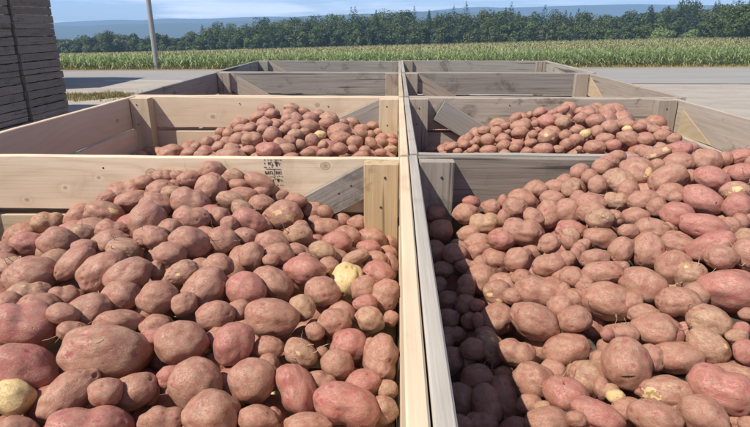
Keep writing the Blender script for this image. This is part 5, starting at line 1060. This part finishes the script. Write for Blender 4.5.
for ln in POTS.strip().split('\n'):
    f = ln.split(); k = int(f[0][0]); kind = f[0][1]; v = [int(q) for q in f[1:]]
    p = Vector((v[0]/1000, v[1]/1000, v[2]/1000+RIM)); s = Vector((v[3]/2000, v[4]/2000, v[5]/2000)); q = Quaternion((v[6], v[7], v[8], v[9])); q.normalize()
    x, y, d = to_px(p); pot.append(dict(bin=k, kind=kind, p=p, s=s, q=q, x=x, y=y, d=d, ap=s.x*547/d, bp=s.y*547/d))
N_IND = 300
ind, rest = pot[:N_IND], pot[N_IND:]
# ---- wording of the labels
def zone(o):
    x, y = o['x'], o['y']
    if o['bin'] == 0:
        if x > 352: return 'beside the new pine divider'
        if y < 205: return 'topping the near left heap'
        if y < 255: return 'in the upper near left heap' if x > 180 else 'on the left slope, near left heap'
        if y < 325: return 'midway down the near left heap'
        return 'at the bottom left of the photo' if x < 170 else 'low in the near left heap'
    if o['bin'] == 1:
        if x < 452+(y-215)*.3: return 'shaded by the grey divider'
        if y < 178: return 'topping the near right heap'
        if y < 235: return 'in the upper near right heap' if x > 610 else 'on the left slope, near right heap'
        if y < 320: return 'midway down the near right heap' if x > 590 else 'left of centre in near right heap'
        return 'at the bottom right of the photo' if x > 640 else 'low in the near right heap'
    return 'in the second crate on the left' if o['bin'] == 2 else 'in the second crate on the right'
SK = dict(n='red', p='pink', s='scabby', c='chipped', t='tan', y='yellow')
GR = {0:'potatoes heaped in the near left crate', 1:'potatoes heaped in the near right crate', 2:'potatoes heaped in the second left crate', 3:'potatoes heaped in the second right crate'}
ORD = ['leftmost','second from left','third from left','fourth from left','fifth from left','sixth from left','seventh from left','eighth from left','ninth from left','tenth from left','eleventh from left','twelfth from left','thirteenth from left','fourteenth from left','fifteenth from left','sixteenth from left','seventeenth from left','eighteenth from left']
cls = {}
for o in ind:
    r_ = o['ap']/max(o['bp'], 1e-6); sz = 'large' if o['ap'] > 23 else ('small' if o['ap'] < 13.5 else 'medium')
    sh_ = 'oblong' if r_ > 1.42 else 'round'
    o['key'] = (zone(o), sz, sh_, SK[o['kind']]); cls.setdefault(o['key'], []).append(o)
for key, L in cls.items():
    L.sort(key=lambda o: o['x'])
    for i, o in enumerate(L):
        z_, sz, sh_, sk_ = key
        if len(L) == 1: o['label'] = '%s %s %s potato %s' % (sz, sh_, sk_, z_)
        elif i == len(L)-1: o['label'] = 'rightmost of the %s %s %s potatoes %s' % (sz, sh_, sk_, z_)
        else: o['label'] = '%s of the %s %s %s potatoes %s' % (ORD[min(i,17)], sz, sh_, sk_, z_)
        wds = o['label'].split()
        if len(wds) > 16: print('LONG', o['label'])
def override(x, y, lab):
    o = min(ind, key=lambda q: math.hypot(q['x']-x, q['y']-y)); o['label'] = lab
override(346,281,'smooth bright yellow potato lying among the red ones near the pine divider')
override(12,397,'yellow potato cut off by the left edge of the photo near its bottom corner')
override(103,352,'very large oblong potato with scabs, biggest in the near left heap')
override(346,406,'large glossy pink potato at the bottom edge, nearest the pine divider')
override(726,289,'long plump red potato reaching the right edge of the photo, midway up')
override(626,364,'large potato with a dark slit across it low in the near right heap')
override(274,318,'large plain round potato in the middle of the near left heap')
override(387,359,'potato with a curved tan scar touching the pine divider near the bottom')
override(658,153,'potato with a big yellow chip on top of the far right rim')
override(105,214,'potato with a yellow chipped shoulder high on the left slope of the near left heap')
def camdir_local(o):
    d = (Vector((0,0,HC))-o['p']).normalized(); d.rotate(o['q'].inverted()); return Vector((d.x*o['s'].x, d.y*o['s'].y, d.z*o['s'].z)).normalized()
def cap_patch(vi, direc, rad, seed):
    V_ = VARV[vi]; N = V_/np.linalg.norm(V_, axis=1)[:,None]; F_ = ICO4[1]
    c_ = N[F_].mean(axis=1); c_ /= np.linalg.norm(c_, axis=1)[:,None]
    ang = np.arccos(np.clip(c_@np.array(direc), -1, 1)); off = Vector((seed*3.7, 1.1, 9.))
    near = np.nonzero(ang < rad*1.9)[0]
    keep = [i for i in near if ang[i] < rad*(1+.75*noise.noise(Vector(c_[i])*5.+off)+.35*noise.noise(Vector(c_[i])*14.+off))]
    if len(keep) < 4: return None
    idx = sorted({int(v) for i in keep for v in F_[i]}); mp_ = {v:i for i, v in enumerate(idx)}
    me = np_mesh('skinned_patch', V_[idx]*1.012, [[mp_[int(v)] for v in F_[i]] for i in keep], M['flesh'], True, 3)
    return me
def rootlets(o, obj, n, rs, kink=1.0):
    """dry stolon threads growing from one end; built in the potato's own frame in metres"""
    V = []; F = []
    for k in range(n):
        d = camdir_local(o); d = (d*.55+Vector((rs.uniform(-1,1), rs.uniform(-1,1), rs.uniform(-.3,.6)))).normalized()
        p = Vector((d.x*o['s'].x, d.y*o['s'].y, d.z*o['s'].z))*.99; dirv = Vector((d.x/o['s'].x, d.y/o['s'].y, d.z/o['s'].z)).normalized()
        L = rs.uniform(.012,.032); nseg = 6; r0 = rs.uniform(.0005,.0009); pts = [p.copy()]
        for s_ in range(nseg):
            dirv = (dirv+Vector((rs.uniform(-1,1), rs.uniform(-1,1), rs.uniform(-1,1)))*.45*kink).normalized(); p = p+dirv*L/nseg; pts.append(p.copy())
        b0 = len(V)
        for i, q_ in enumerate(pts):
            t_ = (pts[min(i+1,nseg)]-pts[max(i-1,0)]).normalized(); a_ = t_.orthogonal().normalized(); c_ = t_.cross(a_); rr = r0*(1-.6*i/nseg)
            for j in range(4): V.append(q_+a_*rr*math.cos(j*1.5708)+c_*rr*math.sin(j*1.5708))
        for i in range(nseg):
            for j in range(4): F.append((b0+i*4+j, b0+i*4+(j+1)%4, b0+(i+1)*4+(j+1)%4, b0+(i+1)*4+j))
    s = o['s']; V = [(v.x/s.x, v.y/s.y, v.z/s.z) for v in V]
    return mesh_obj('rootlet', V, F, M['root'], obj, True)
def surface_strip(vi, o, ob, name, mat, c0, half, wid, bend, tilt):
    V_ = VARV[vi]; N = V_/np.linalg.norm(V_, axis=1)[:,None]; d0 = camdir_local(o)
    ax = RT.copy(); ax.rotate(o['q'].inverted()); ax = Vector((ax.x/o['s'].x, ax.y/o['s'].y, ax.z/o['s'].z)); ax = (ax-d0*ax.dot(d0)).normalized(); ay = d0.cross(ax)
    ax, ay = ax*math.cos(tilt)+ay*math.sin(tilt), ay*math.cos(tilt)-ax*math.sin(tilt)
    P_=[];F_=[]; n_=16
    for i_ in range(n_+1):
        t_ = 2*i_/n_-1; w_ = wid*(1-t_*t_)*(1+.35*math.sin(i_*2.3))+.002
        for k_ in (-1,0,1):
            v_ = (d0+ax*(c0[0]+half*t_)+ay*(c0[1]+bend*t_*t_+w_*k_)).normalized()
            nn = np.argsort(-(N@np.array(v_)))[:4]; r_ = float(np.linalg.norm(V_[nn], axis=1).mean()); P_.append(v_*r_*1.012)
    for i_ in range(n_):
        for k_ in (0,1): F_.append((i_*3+k_, i_*3+k_+1, (i_+1)*3+k_+1, (i_+1)*3+k_))
    mesh_obj(name, P_, F_, mat, ob, True)
M['slit'] = flat_mat('dark_slit', (.035,.018,.014), .8, .1, 90., .3); M['scar'] = flat_mat('healed_scar', (.46,.31,.17), .8, .2, 90., .3)
def nearest(x, y): return min(ind, key=lambda q: math.hypot(q['x']-x, q['y']-y))
SLIT = {id(nearest(626,364)): ('skin_crack', 'slit', (.0,-.42), .34, .035, .03, .05), id(nearest(387,359)): ('scar', 'scar', (0.,.0), .42, .05, .18, -.1),
        id(nearest(103,352)): ('skin_crack', 'scar', (.1,.35), .13, .05, .0, .6), id(nearest(697,195)): ('skin_crack', 'slit', (.35,-.5), .12, .03, 0, .6)}
rs = random.Random(5)
for i, o in enumerate(ind):
    vi = rs.randrange(NV)
    if vi % 4 == 3 and (o['ap']/o['bp'] < 1.25): vi = (vi+1) % NV
    ob = bpy.data.objects.new('potato', VAR[vi])
    ob.location = o['p']; ob.rotation_mode = 'QUATERNION'
    flip = rs.choice([Quaternion((1,0,0,0)), Quaternion((0,1,0,0)), Quaternion((0,0,1,0)), Quaternion((0,0,0,1))])
    o['q'] = o['q'] @ flip; ob.rotation_quaternion = o['q']; ob.scale = o['s']; link(ob)
    ob.material_slots[0].link = 'OBJECT'; ob.material_slots[0].material = PM[o['kind']]
    tag(ob, o['label'], 'potato', GR[o['bin']])
    if id(o) in SLIT:
        nm, mt, c0, hf, wd_, bd, tl = SLIT[id(o)]; surface_strip(vi, o, ob, nm, M[mt], c0, hf, wd_, bd, tl)
    if o['kind'] == 'c' or (o['kind'] == 's' and rs.random() < .35):
        for _ in range(1 if o['kind'] == 's' else 2):
            d = camdir_local(o); d = (d+Vector((rs.uniform(-.6,.6), rs.uniform(-.6,.6), rs.uniform(-.6,.6)))).normalized()
            me = cap_patch(vi, d, rs.uniform(.16,.34) if o['kind'] == 'c' else rs.uniform(.08,.16), i)
            if me: link(bpy.data.objects.new('skinned_patch', me), ob)
    if (o['kind'] == 's' and rs.random() < .7) or rs.random() < .07: [rootlets(o, ob, 1, rs) for _ in range(rs.randint(2,5))]
# ---- the many smaller ones as one heap
PV = [blob(ICO3[0], 300+k) for k in range(8)]; QV = [blob(ICO2[0], 400+k) for k in range(8)]
aV=[];aF=[];aP=[];aE=[];aM=[];n0=0
KM = ['n','p','s','c','t','y']
def add_pot(base, F_, p, s, q, kind):
    global n0
    V_, e_ = base; Mx = np.array(q.to_matrix()); W_ = (V_*np.array(s))@Mx.T+np.array(p)
    aV.append(W_); aF.append(F_+n0); aP.append(V_); aE.append(e_); aM.append(np.full(len(F_), KM.index(kind))); n0 += len(V_)
for o in rest: add_pot(rs.choice(PV), ICO3[1], o['p'], o['s'], o['q'], o['kind'])
def rq(): 
    q = Quaternion((rs.gauss(0,1), rs.gauss(0,1), rs.gauss(0,1), rs.gauss(0,1))); q.normalize(); return q
for tok in FILL.split(';'):
    k, x, y, z, r_ = [int(v) for v in tok.split()]; r_ /= 1000
    add_pot(rs.choice(QV), ICO2[1], (x/1000, y/1000, z/1000+RIM), (r_*1.18, r_, r_*.92), rq(), rs.choices('npsc', (60,22,14,4))[0])
for (xa, xb, ya, yb, zz) in ((.10,1.2,2.58,3.66,-.27),(-1.1,-.02,2.58,3.66,-.30)):
    y = ya
    while y < yb:
        x = xa+rs.uniform(0,.03)
        while x < xb:
            add_pot(rs.choice(QV), ICO2[1], (x, y+rs.uniform(-.015,.015), RIM+zz+rs.uniform(-.02,.02)), (.042,.036,.034), rq(), 'n'); x += rs.uniform(.06,.075)
        y += .062
for (x, y, z) in ((.58,3.66,-.185),(.63,3.64,-.20),(.50,3.67,-.215),(.25,3.66,-.235),(.21,3.63,-.23)): add_pot(QV[1], ICO2[1], (x,y,RIM+z), (.045,.035,.034), Quaternion((1,0,0,0)), 'p')
me = np_mesh('potatoes', np.concatenate(aV), np.concatenate(aF), None, True, 3, [PM[k] for k in KM], np.concatenate(aM)); set_attrs(me, np.concatenate(aP), np.concatenate(aE))
tag(link(bpy.data.objects.new('potatoes', me)), 'the many smaller red potatoes filling the crates under and between the larger ones', 'potatoes', kind='stuff')

# ------------------------------------------------------------------ power pole
M['pole'] = flat_mat('weathered_pole', (.36,.345,.33), .85, .2, 3., .25)
pz = 42.6; px_ = -18.35
pl = empty('utility_pole', (px_, pz, 0)); tag(pl, 'tall grey utility pole standing at the far edge of the road before the field', 'pole')
V=[];F=[];n=18;rings=[(0,.215),(.4,.205),(3,.185),(6,.165),(9.5,.14),(9.52,.10)]
for (z, r_) in rings:
    for k in range(n): V.append((r_*math.cos(k*2*math.pi/n), r_*math.sin(k*2*math.pi/n), z))
for i in range(len(rings)-1):
    for k in range(n): F.append((i*n+k, i*n+(k+1)%n, (i+1)*n+(k+1)%n, (i+1)*n+k))
F.append(tuple((len(rings)-1)*n+k for k in range(n)))
mesh_obj('shaft', V, F, M['pole'], pl, True)
board('crossarm', pl, (0,0,8.9), 2.4, .1, .12, (0,0,0), M['grey'])
for x in (-1.05,-.5,.5,1.05): board('insulator', pl, (x,0,9.05), .16, .06, .06, (0,R(90),0), M['pole'])

# ------------------------------------------------------------------ corn field (one mass)
def leafmat(name, stops, trans=.15, rough=.6):
    t = NT(name); g = t.n('ShaderNodeNewGeometry'); c = t.ramp(g.outputs['Random Per Island'], stops)
    t.fin(c, rough, .25)
    tr_ = t.n('ShaderNodeBsdfTranslucent'); t.l(c, tr_.inputs[0]); ms = t.n('ShaderNodeMixShader'); ms.inputs[0].default_value = trans
    t.l(t.b.outputs[0], ms.inputs[1]); t.l(tr_.outputs[0], ms.inputs[2]); t.l(ms.outputs[0], t.out.inputs[0])
    return t.m
M['corn'] = leafmat('corn_leaf', [(0.,(.15,.21,.075)),(.35,(.27,.36,.15)),(.7,(.40,.49,.24)),(1.,(.50,.56,.33))], .35)
M['corn_dry'] = leafmat('corn_tassel', [(0.,(.27,.25,.12)),(.6,(.37,.34,.18)),(1.,(.45,.41,.24))], .25)
cV=[];cF=[];cM=[];cn=0
def blade(p, az, L, rise, wd, mi, droop=1.0):
    """a strap leaf of two quads that rises then droops"""
    global cn
    dx, dy = math.cos(az), math.sin(az); sx_, sy_ = -dy*wd/2, dx*wd/2
    a = (p[0],p[1],p[2]); b_ = (p[0]+dx*L*.5, p[1]+dy*L*.5, p[2]+rise); c_ = (p[0]+dx*L, p[1]+dy*L, p[2]+rise-droop*L*.45)
    for (q_, k) in ((a,.6),(b_,1.),(c_,.15)):
        cV.append((q_[0]-sx_*k, q_[1]-sy_*k, q_[2])); cV.append((q_[0]+sx_*k, q_[1]+sy_*k, q_[2]))
    cF.extend([(cn,cn+2,cn+3,cn+1),(cn+2,cn+4,cn+5,cn+3)]); cM.extend([mi,mi]); cn += 6
def stalk(x, y, z, h, detail):
    r_ = rs
    nl = 9 if detail == 2 else (5 if detail == 1 else 3)
    if detail == 2:
        blade((x-.012,y,z), 1.5708, .001, h, .035, 0, 0)
        blade((x,y,z), 0., .001, h*.97, .035, 0, 0)
    for k in range(nl):
        f = (k+.6)/nl if detail == 2 else .5+.5*(k+.5)/nl
        blade((x,y,z+h*f*.88), r_.uniform(0,6.28), r_.uniform(.4,.72)*(1 if detail == 2 else 1.25), r_.uniform(.12,.30), r_.uniform(.05,.085)*(1 if detail == 2 else 1.9), 1 if (detail == 2 and f < .2 and r_.random() < .7) or (detail < 2 and r_.random() < (.10 if detail else .5)) else 0, r_.uniform(.5,1.3))
    for k in range(3 if detail else 2):
        blade((x,y,z+h*.93), r_.uniform(0,6.28), r_.uniform(.06,.22), r_.uniform(.12,.26), .035 if detail == 2 else .08, 1, .1)
def corn_h(x, y): return 1.26+.50*max(-.5,min(.6,x/max(y,1)))*1.0
row = 0; dist = 0.
while dist < 210:
    det = 2 if row < 5 else (1 if dist < 28 else 0)
    yy = dist; hx = (44+dist)*.92
    step = .17 if row < 2 else (.22 if det == 2 else (.42 if det == 1 else .75+dist*.007))
    x = -(44+dist)*.78
    while x < hx:
        X = x+rs.uniform(-.08,.08); Y = front(X)+yy+rs.uniform(-.12,.12)
        if not (abs(X-px_) < .45 and Y < pz+.6):
            stalk(X, Y, ground_z(X,Y), corn_h(X,Y)*rs.uniform(.88,1.1), det)
        x += step*rs.uniform(.75,1.25)
    row += 1; dist += .76 if dist < 12 else (1.5 if dist < 30 else 2.6+dist*.018)
me = np_mesh('corn_plants', cV, cF, None, False, 4, [M['corn'], M['corn_dry']], cM)
tag(link(bpy.data.objects.new('corn_plants', me)), 'wide field of green corn with tan tassels beyond the road', 'corn field', kind='stuff')
print('corn', len(cF))
# dry grass: verge along the field and the tuft by the crate stack
gV=[];gF=[]; 
def tuft(x, y, z, h):
    a = rs.uniform(0,6.28); w_ = rs.uniform(.012,.03); i = len(gV); lx, ly = rs.uniform(-.4,.4)*h, rs.uniform(-.4,.4)*h
    gV.extend([(x-math.cos(a)*w_,y-math.sin(a)*w_,z),(x+math.cos(a)*w_,y+math.sin(a)*w_,z),(x+lx,y+ly,z+h)]); gF.append((i,i+1,i+2))
M['grass'] = leafmat('dry_grass', [(0.,(.20,.17,.06)),(.5,(.33,.27,.11)),(1.,(.45,.36,.17))])
for k in range(9000):
    x = rs.uniform(-42,48); y = front(x)-.1-abs(rs.gauss(0,.38)); tuft(x, y, .0, rs.uniform(.06,.26))
for k in range(5200):
    x = rs.gauss(-14.0,1.15); y = rs.gauss(25.6,.62)+(x+14)*.1
    if noise.noise((x*1.1,y*1.1,0)) > -.15: tuft(x, y, 0, rs.uniform(.05,.22))
me = np_mesh('dry_grass', gV, gF, M['grass'], False, 3)
tag(link(bpy.data.objects.new('dry_grass', me)), 'straw-coloured dry grass along the field edge and by the crate stack', 'grass', kind='stuff')

# ------------------------------------------------------------------ trees
M['leaf'] = leafmat('tree_leaves', [(0.,(.055,.085,.030)),(.5,(.085,.125,.040)),(.85,(.125,.170,.055)),(1.,(.17,.205,.07))], .3)
M['leaf_m'] = leafmat('mid_green_leaves', [(0.,(.075,.115,.035)),(.5,(.115,.160,.048)),(1.,(.19,.23,.075))], .3)
M['leaf_d'] = leafmat('deep_green_leaves', [(0.,(.030,.052,.022)),(.5,(.052,.082,.032)),(1.,(.10,.13,.05))], .25)
M['leaf_o'] = leafmat('olive_leaves', [(0.,(.08,.105,.045)),(.5,(.13,.155,.065)),(1.,(.20,.22,.10))], .3)
M['leaf_b'] = leafmat('conifer_needles', [(0.,(.030,.052,.028)),(.6,(.052,.080,.040)),(1.,(.08,.11,.05))], .2)
M['leaf_l'] = leafmat('light_green_leaves', [(0.,(.13,.19,.06)),(.6,(.20,.27,.09)),(1.,(.28,.33,.13))], .25)
M['bark'] = flat_mat('bark', (.12,.095,.075), .95, .1, 3., .3)
LR = np.random.default_rng(3)
def leaves(V, F, c, n, s, rs_):
    """n leaf clumps (small quads facing every way) through a blob of semi-axes c[3:]"""
    u = LR.normal(size=(n,3)); u /= np.linalg.norm(u, axis=1)[:,None]
    p = np.array(c[:3])+u*(LR.uniform(.02,1,(n,1))**.2)*np.array(c[3:])
    nr = u+LR.uniform(-1,1,(n,3))*.9+np.array((0,0,.3)); nr /= np.linalg.norm(nr, axis=1)[:,None]
    a = np.cross(nr, LR.normal(size=(n,3))); a /= np.linalg.norm(a, axis=1)[:,None]; b_ = np.cross(nr, a)
    q_ = s*LR.uniform(.55,1.2,(n,1))
    Q = np.stack([p-a*q_-b_*q_*.6, p+a*q_*.7-b_*q_, p+a*q_+b_*q_*.8, p-a*q_*.6+b_*q_], 1).reshape(-1,3)
    i = len(V); V.extend(map(tuple, Q)); F.extend([(i+4*k, i+4*k+1, i+4*k+2, i+4*k+3) for k in range(n)])
def trunk_geo(V, F, x, y, z0, h, r0):
    n = 7; i0 = len(V)
    for (f, rr) in ((0,1.15),(.15,.95),(.6,.6),(1.,.12)):
        for k in range(n): V.append((x+r0*rr*math.cos(k*6.283/n)+f*.1, y+r0*rr*math.sin(k*6.283/n), z0+h*f))
    for i in range(3):
        for k in range(n): F.append((i0+i*n+k, i0+i*n+(k+1)%n, i0+(i+1)*n+(k+1)%n, i0+(i+1)*n+k))
def crown(V, F, x, y, z, h, wd, kind, rs_, dens=1.0, s=.42):
    if kind == 'dec':
        for k in range(rs_.randint(6,9)):
            f = rs_.uniform(.12,.86); rad = wd*.5*(1-abs(f-.42)*1.1); a = rs_.uniform(0,6.28); q_ = rs_.uniform(0,.62)
            r_ = wd*rs_.uniform(.20,.32)
            leaves(V, F, (x+math.cos(a)*rad*q_*1.3, y+math.sin(a)*rad*q_*1.3, z+h*f, r_, r_, r_*rs_.uniform(.65,.9)), int(150*dens), s, rs_)
        leaves(V, F, (x, y, z+h*.45, wd*.34, wd*.34, h*.42), int(160*dens), s*1.1, rs_)
    else:
        n = 11
        for k in range(n):
            f = k/(n-1); r_ = wd*.5*(1-f)**.75*rs_.uniform(.75,1.15)+.42
            leaves(V, F, (x+rs_.uniform(-.12,.12), y, z+h*(.08+.84*f), r_, r_, h/n*.75), int((50+90*(1-f))*dens), s*(.55+.45*(1-f)), rs_)
# profile of the wood: photograph column -> angular height of its skyline above/below the eye line
PR = [(-140,37),(0,38),(60,37),(75,33),(100,31.5),(150,33.5),(180,34),(200,29),(225,24),(245,21.5),(262,17),(290,14),(320,14.5),(345,13.5),(360,15),(372,10.5),(400,9),(425,11.5),(455,10.5),(480,8.5),(505,7),(530,8),(560,12),(590,14),(610,12.5),(640,9),(665,8),(690,5),(715,6),(750,1),(800,0),(900,0)]
BASE = [(-140,52),(100,50.9),(260,47.3),(350,45),(500,42.2),(620,38.3),(735,36),(900,34)]
def lerp(T, x):
    for (a, b_) in zip(T, T[1:]):
        if x <= b_[0]: return a[1]+(b_[1]-a[1])*max(0,(x-a[0]))/(b_[0]-a[0])
    return T[-1][1]
def elev(y):        # tangent of the elevation for a photograph row
    tt = (y-213.5)/547; return -(math.sin(PIT)+tt*math.cos(PIT))/(math.cos(PIT)-tt*math.sin(PIT))
def az_x(px, D): return D*((px-375)/547/1.0*(.945+0.0)*1.10-.038) if False else D*math.tan(math.atan((px-375)/547/math.cos(PIT)*.90)-YAW)
fI=[];fV=[];fF=[];bV=[];bF=[];kV=[];kF=[]
rt_ = random.Random(77)
def col_x(px, D):   # lateral position, at distance D, of what the photograph shows in column px near the eye line
    a = (px-375)/547.; k = .93; return D*math.tan(math.atan(a/ (math.cos(PIT)+.345*math.sin(PIT)) ) - YAW)
for rowi, (dd, spc, hs) in enumerate(((0, 6.5, .62),(7, 6.0, .82),(15, 5.8, .95),(24, 5.5, 1.0),(34,5.5,1.03))):
    px = -150
    while px < 900:
        D = 238-.045*px+dd+rt_.uniform(-3,3)
        X = col_x(px, D); gz = ground_z(X, D)
        jit = rt_.gauss(0, .7) 
        top = HC + D*elev(lerp(PR, px)+1.2)+jit
        z0 = gz-.3; h = (top-z0)*hs*rt_.uniform(.78,1.08)*(1+.10*noise.noise((px*.021,3.3,0)))*(1.07 if px > 660 else 1)
        if h > 2:
            kind = 'con' if rt_.random() < (.20 if px > 340 else .05) else 'dec'
            if kind == 'con' and rowi >= 2: h *= rt_.uniform(1.02,1.16)
            wd = h*rt_.uniform(.62,.85) if kind == 'dec' else h*.46
            wd = min(max(wd, 4.6), 9.5) if kind == 'dec' else max(wd, 3.)
            nf0 = len(fF)
            crown(*( (fV,fF) if kind == 'dec' else (bV,bF) ), X, D, z0+h*.04, h*.98, wd, kind, rt_, .85, .25)
            fI.extend([rt_.choices((0,3,4,5), (34,28,26,12))[0]]*(len(fF)-nf0)); trunk_geo(kV, kF, X, D, gz, h*.8, .16)
        px += spc*580/238*rt_.uniform(.6,1.25)*(.62 if px>0 else 1)
VV = fV+bV+kV; o1 = len(fV); o2 = o1+len(bV)
FFo = fF+[tuple(i+o1 for i in f) for f in bF]+[tuple(i+o2 for i in f) for f in kF]
me = np_mesh('forest', np.array(VV), FFo, None, False, 4, [M['leaf'],M['leaf_b'],M['bark'],M['leaf_m'],M['leaf_d'],M['leaf_o']], fI+[1]*len(bF)+[2]*len(kF))
tag(link(bpy.data.objects.new('forest', me)), 'dark mixed wood closing the far side of the corn field', 'forest', kind='stuff')
print('forest', len(FFo))
def tree(name, px, ytop, D, wd, kind, mat, label, cat='tree', dens=1.6, ybase=None):
    X = col_x(px, D); gz = ground_z(X, D); top = HC+D*elev(ytop)
    base = gz if ybase is None else HC+D*elev(ybase)
    h = top-gz; r = empty(name, (X, D, gz)); tag(r, label, cat, 'single trees standing out along the wood' if name != 'bush' else 'bushes at the foot of the wood')
    V=[];F=[]; z_ = (base-gz) if ybase else h*.12
    crown(V, F, 0, 0, z_, h-z_, wd, kind, rt_, dens, .21); mesh_obj('crown', V, F, M[mat], r)
    V=[];F=[]; trunk_geo(V, F, 0, 0, 0, h*.85, .2); mesh_obj('trunk', V, F, M['bark'], r)
    return r
tree('leafy_tree', 748, 0, 150, 12.5, 'dec', 'leaf', 'big leafy tree at the right edge of the photo, tallest and nearest of the wood', dens=5.)
tree('conifer', 692, 0, 205, 4.2, 'con', 'leaf_b', 'tall dark conifer poking above the wood just left of the big right-hand tree')
tree('conifer', 666, 5, 214, 3.0, 'con', 'leaf_b', 'slim dark conifer above the skyline, second conifer from the right edge')
tree('conifer', 649, 4.5, 214, 3.0, 'con', 'leaf_b', 'slim conifer spire above the two light green bushes')
tree('conifer', 505, 6.5, 220, 3.4, 'con', 'leaf_b', 'pointed conifer crowning the skyline above the right crates')
tree('conifer', 429, 9, 222, 3.0, 'con', 'leaf_b', 'dark conifer tip on the skyline just right of the crate divider')
tree('conifer', 376, 9, 225, 3.4, 'con', 'leaf_b', 'leftmost of the pointed conifers rising over the middle of the wood')
tree('conifer', 401, 10, 225, 3.0, 'con', 'leaf_b', 'dark conifer tip on the skyline directly above the crate divider')
tree('leafy_tree', 727, 4, 175, 8.5, 'dec', 'leaf', 'rounded dark green tree directly left of the big tree at the right edge', dens=3.)
tree('leafy_tree', 712, 14, 185, 8.0, 'dec', 'leaf', 'broad dark tree above the right-hand light green bush', dens=2.5)
tree('leafy_tree', 598, 18, 216, 7.5, 'dec', 'leaf', 'round-headed tree in the dip of the skyline above the right crates', dens=2.2)
tree('bush', 662, 25, 196, 8.0, 'dec', 'leaf_l', 'left of the two light green bushes at the foot of the wood', 'bush', 2.5)
tree('bush', 694, 28.5, 190, 6.0, 'dec', 'leaf_l', 'right of the two light green bushes at the foot of the wood', 'bush', 2.5)
tree('bush', 252, 44.5, 200, 3.2, 'dec', 'leaf', 'small lone bush in the field before the left part of the wood', 'bush', 1.0)
tree('bush', 492, 34.5, 222, 4.0, 'dec', 'leaf_l', 'small pale bush at the foot of the wood behind the right crates', 'bush', 1.2)
tree('leafy_tree', 104, 31, 226, 7.5, 'dec', 'leaf', 'rounded tree between the dark crate stack and the utility pole', dens=1.8)

# ------------------------------------------------------------------ mountains
t = NT('wooded_hills'); tc = t.n('ShaderNodeTexCoord'); P = tc.outputs['Object']
c = t.mix(t.noise(P, .012, 5, .6), (.035,.055,.035), (.06,.08,.05)); M['hill'] = t.fin(c, 1., .05)
def ridge(name, prof, D, dz, seed):
    V=[];F=[];nx=190;ny=14
    for j in range(ny):
        f = j/(ny-1)
        for i in range(nx):
            px = -260+1300*i/(nx-1); Y = D-900*(1-f)
            top = HC+D*elev(lerp(prof, px)); X = col_x(px, D)
            prf = math.sin(f*1.5708)**1.3
            z = -56+(top+56)*prf+ (18*noise.fractal(Vector((X*.0035,Y*.0035,seed)),1.,2.,5)*prf*(1-f)) + 1.2*noise.noise((X*.012,seed,0))*f
            V.append((X, Y, z))
    for i in range(nx): V.append((V[(ny-1)*nx+i][0], D+400, -56))
    for j in range(ny):
        for i in range(nx-1): F.append((j*nx+i, j*nx+i+1, (j+1)*nx+i+1, (j+1)*nx+i))
    o = mesh_obj(name, V, F, M['hill'], None, True); tag(o, None, None, kind='structure')
ridge('mountains', [(-300,30),(0,27),(55,25),(78,26.5),(100,25.5),(130,24),(150,24.5),(175,22.6),(215,23.4),(235,21.5),(262,20.2),(300,16.6),(330,15),(350,14.3),(380,13.5),(410,11.5),(440,11),(470,12),(500,14),(560,18),(900,20)], 2700, 0, 3.)
ridge('far_mountains', [(-300,26),(0,24),(60,22.6),(95,20.6),(120,19.6),(145,20.2),(170,18.4),(205,18.9),(240,17.2),(270,16.4),(310,17.6),(350,16.5),(400,13.5),(430,11),(450,8.6),(480,7.0),(500,8.0),(530,7.2),(560,6.0),(600,5.2),(630,4.4),(660,5.0),(700,5.6),(750,6.5),(900,9)], 3900, 0, 8.)

# ------------------------------------------------------------------ haze: one closed box of pale, even air
hz = bpy.data.materials.new('haze_air'); hz.use_nodes = True; hn = hz.node_tree; hn.nodes.clear()
ho = hn.nodes.new('ShaderNodeOutputMaterial'); pv = hn.nodes.new('ShaderNodeVolumePrincipled')
pv.inputs['Color'].default_value = (.40,.63,1.,1); pv.inputs['Density'].default_value = 3.6e-4; pv.inputs['Anisotropy'].default_value = .1
hn.links.new(pv.outputs[0], ho.inputs['Volume'])
x0,x1,y0,y1,z0,z1 = -9000,9000,-200,4700,-62,190
o = mesh_obj('haze', [(x0,y0,z0),(x1,y0,z0),(x1,y1,z0),(x0,y1,z0),(x0,y0,z1),(x1,y0,z1),(x1,y1,z1),(x0,y1,z1)], [(0,3,2,1),(4,5,6,7),(0,1,5,4),(1,2,6,5),(2,3,7,6),(3,0,4,7)], hz)
tag(o, None, None, kind='stuff')
scene.cycles.volume_bounces = 2
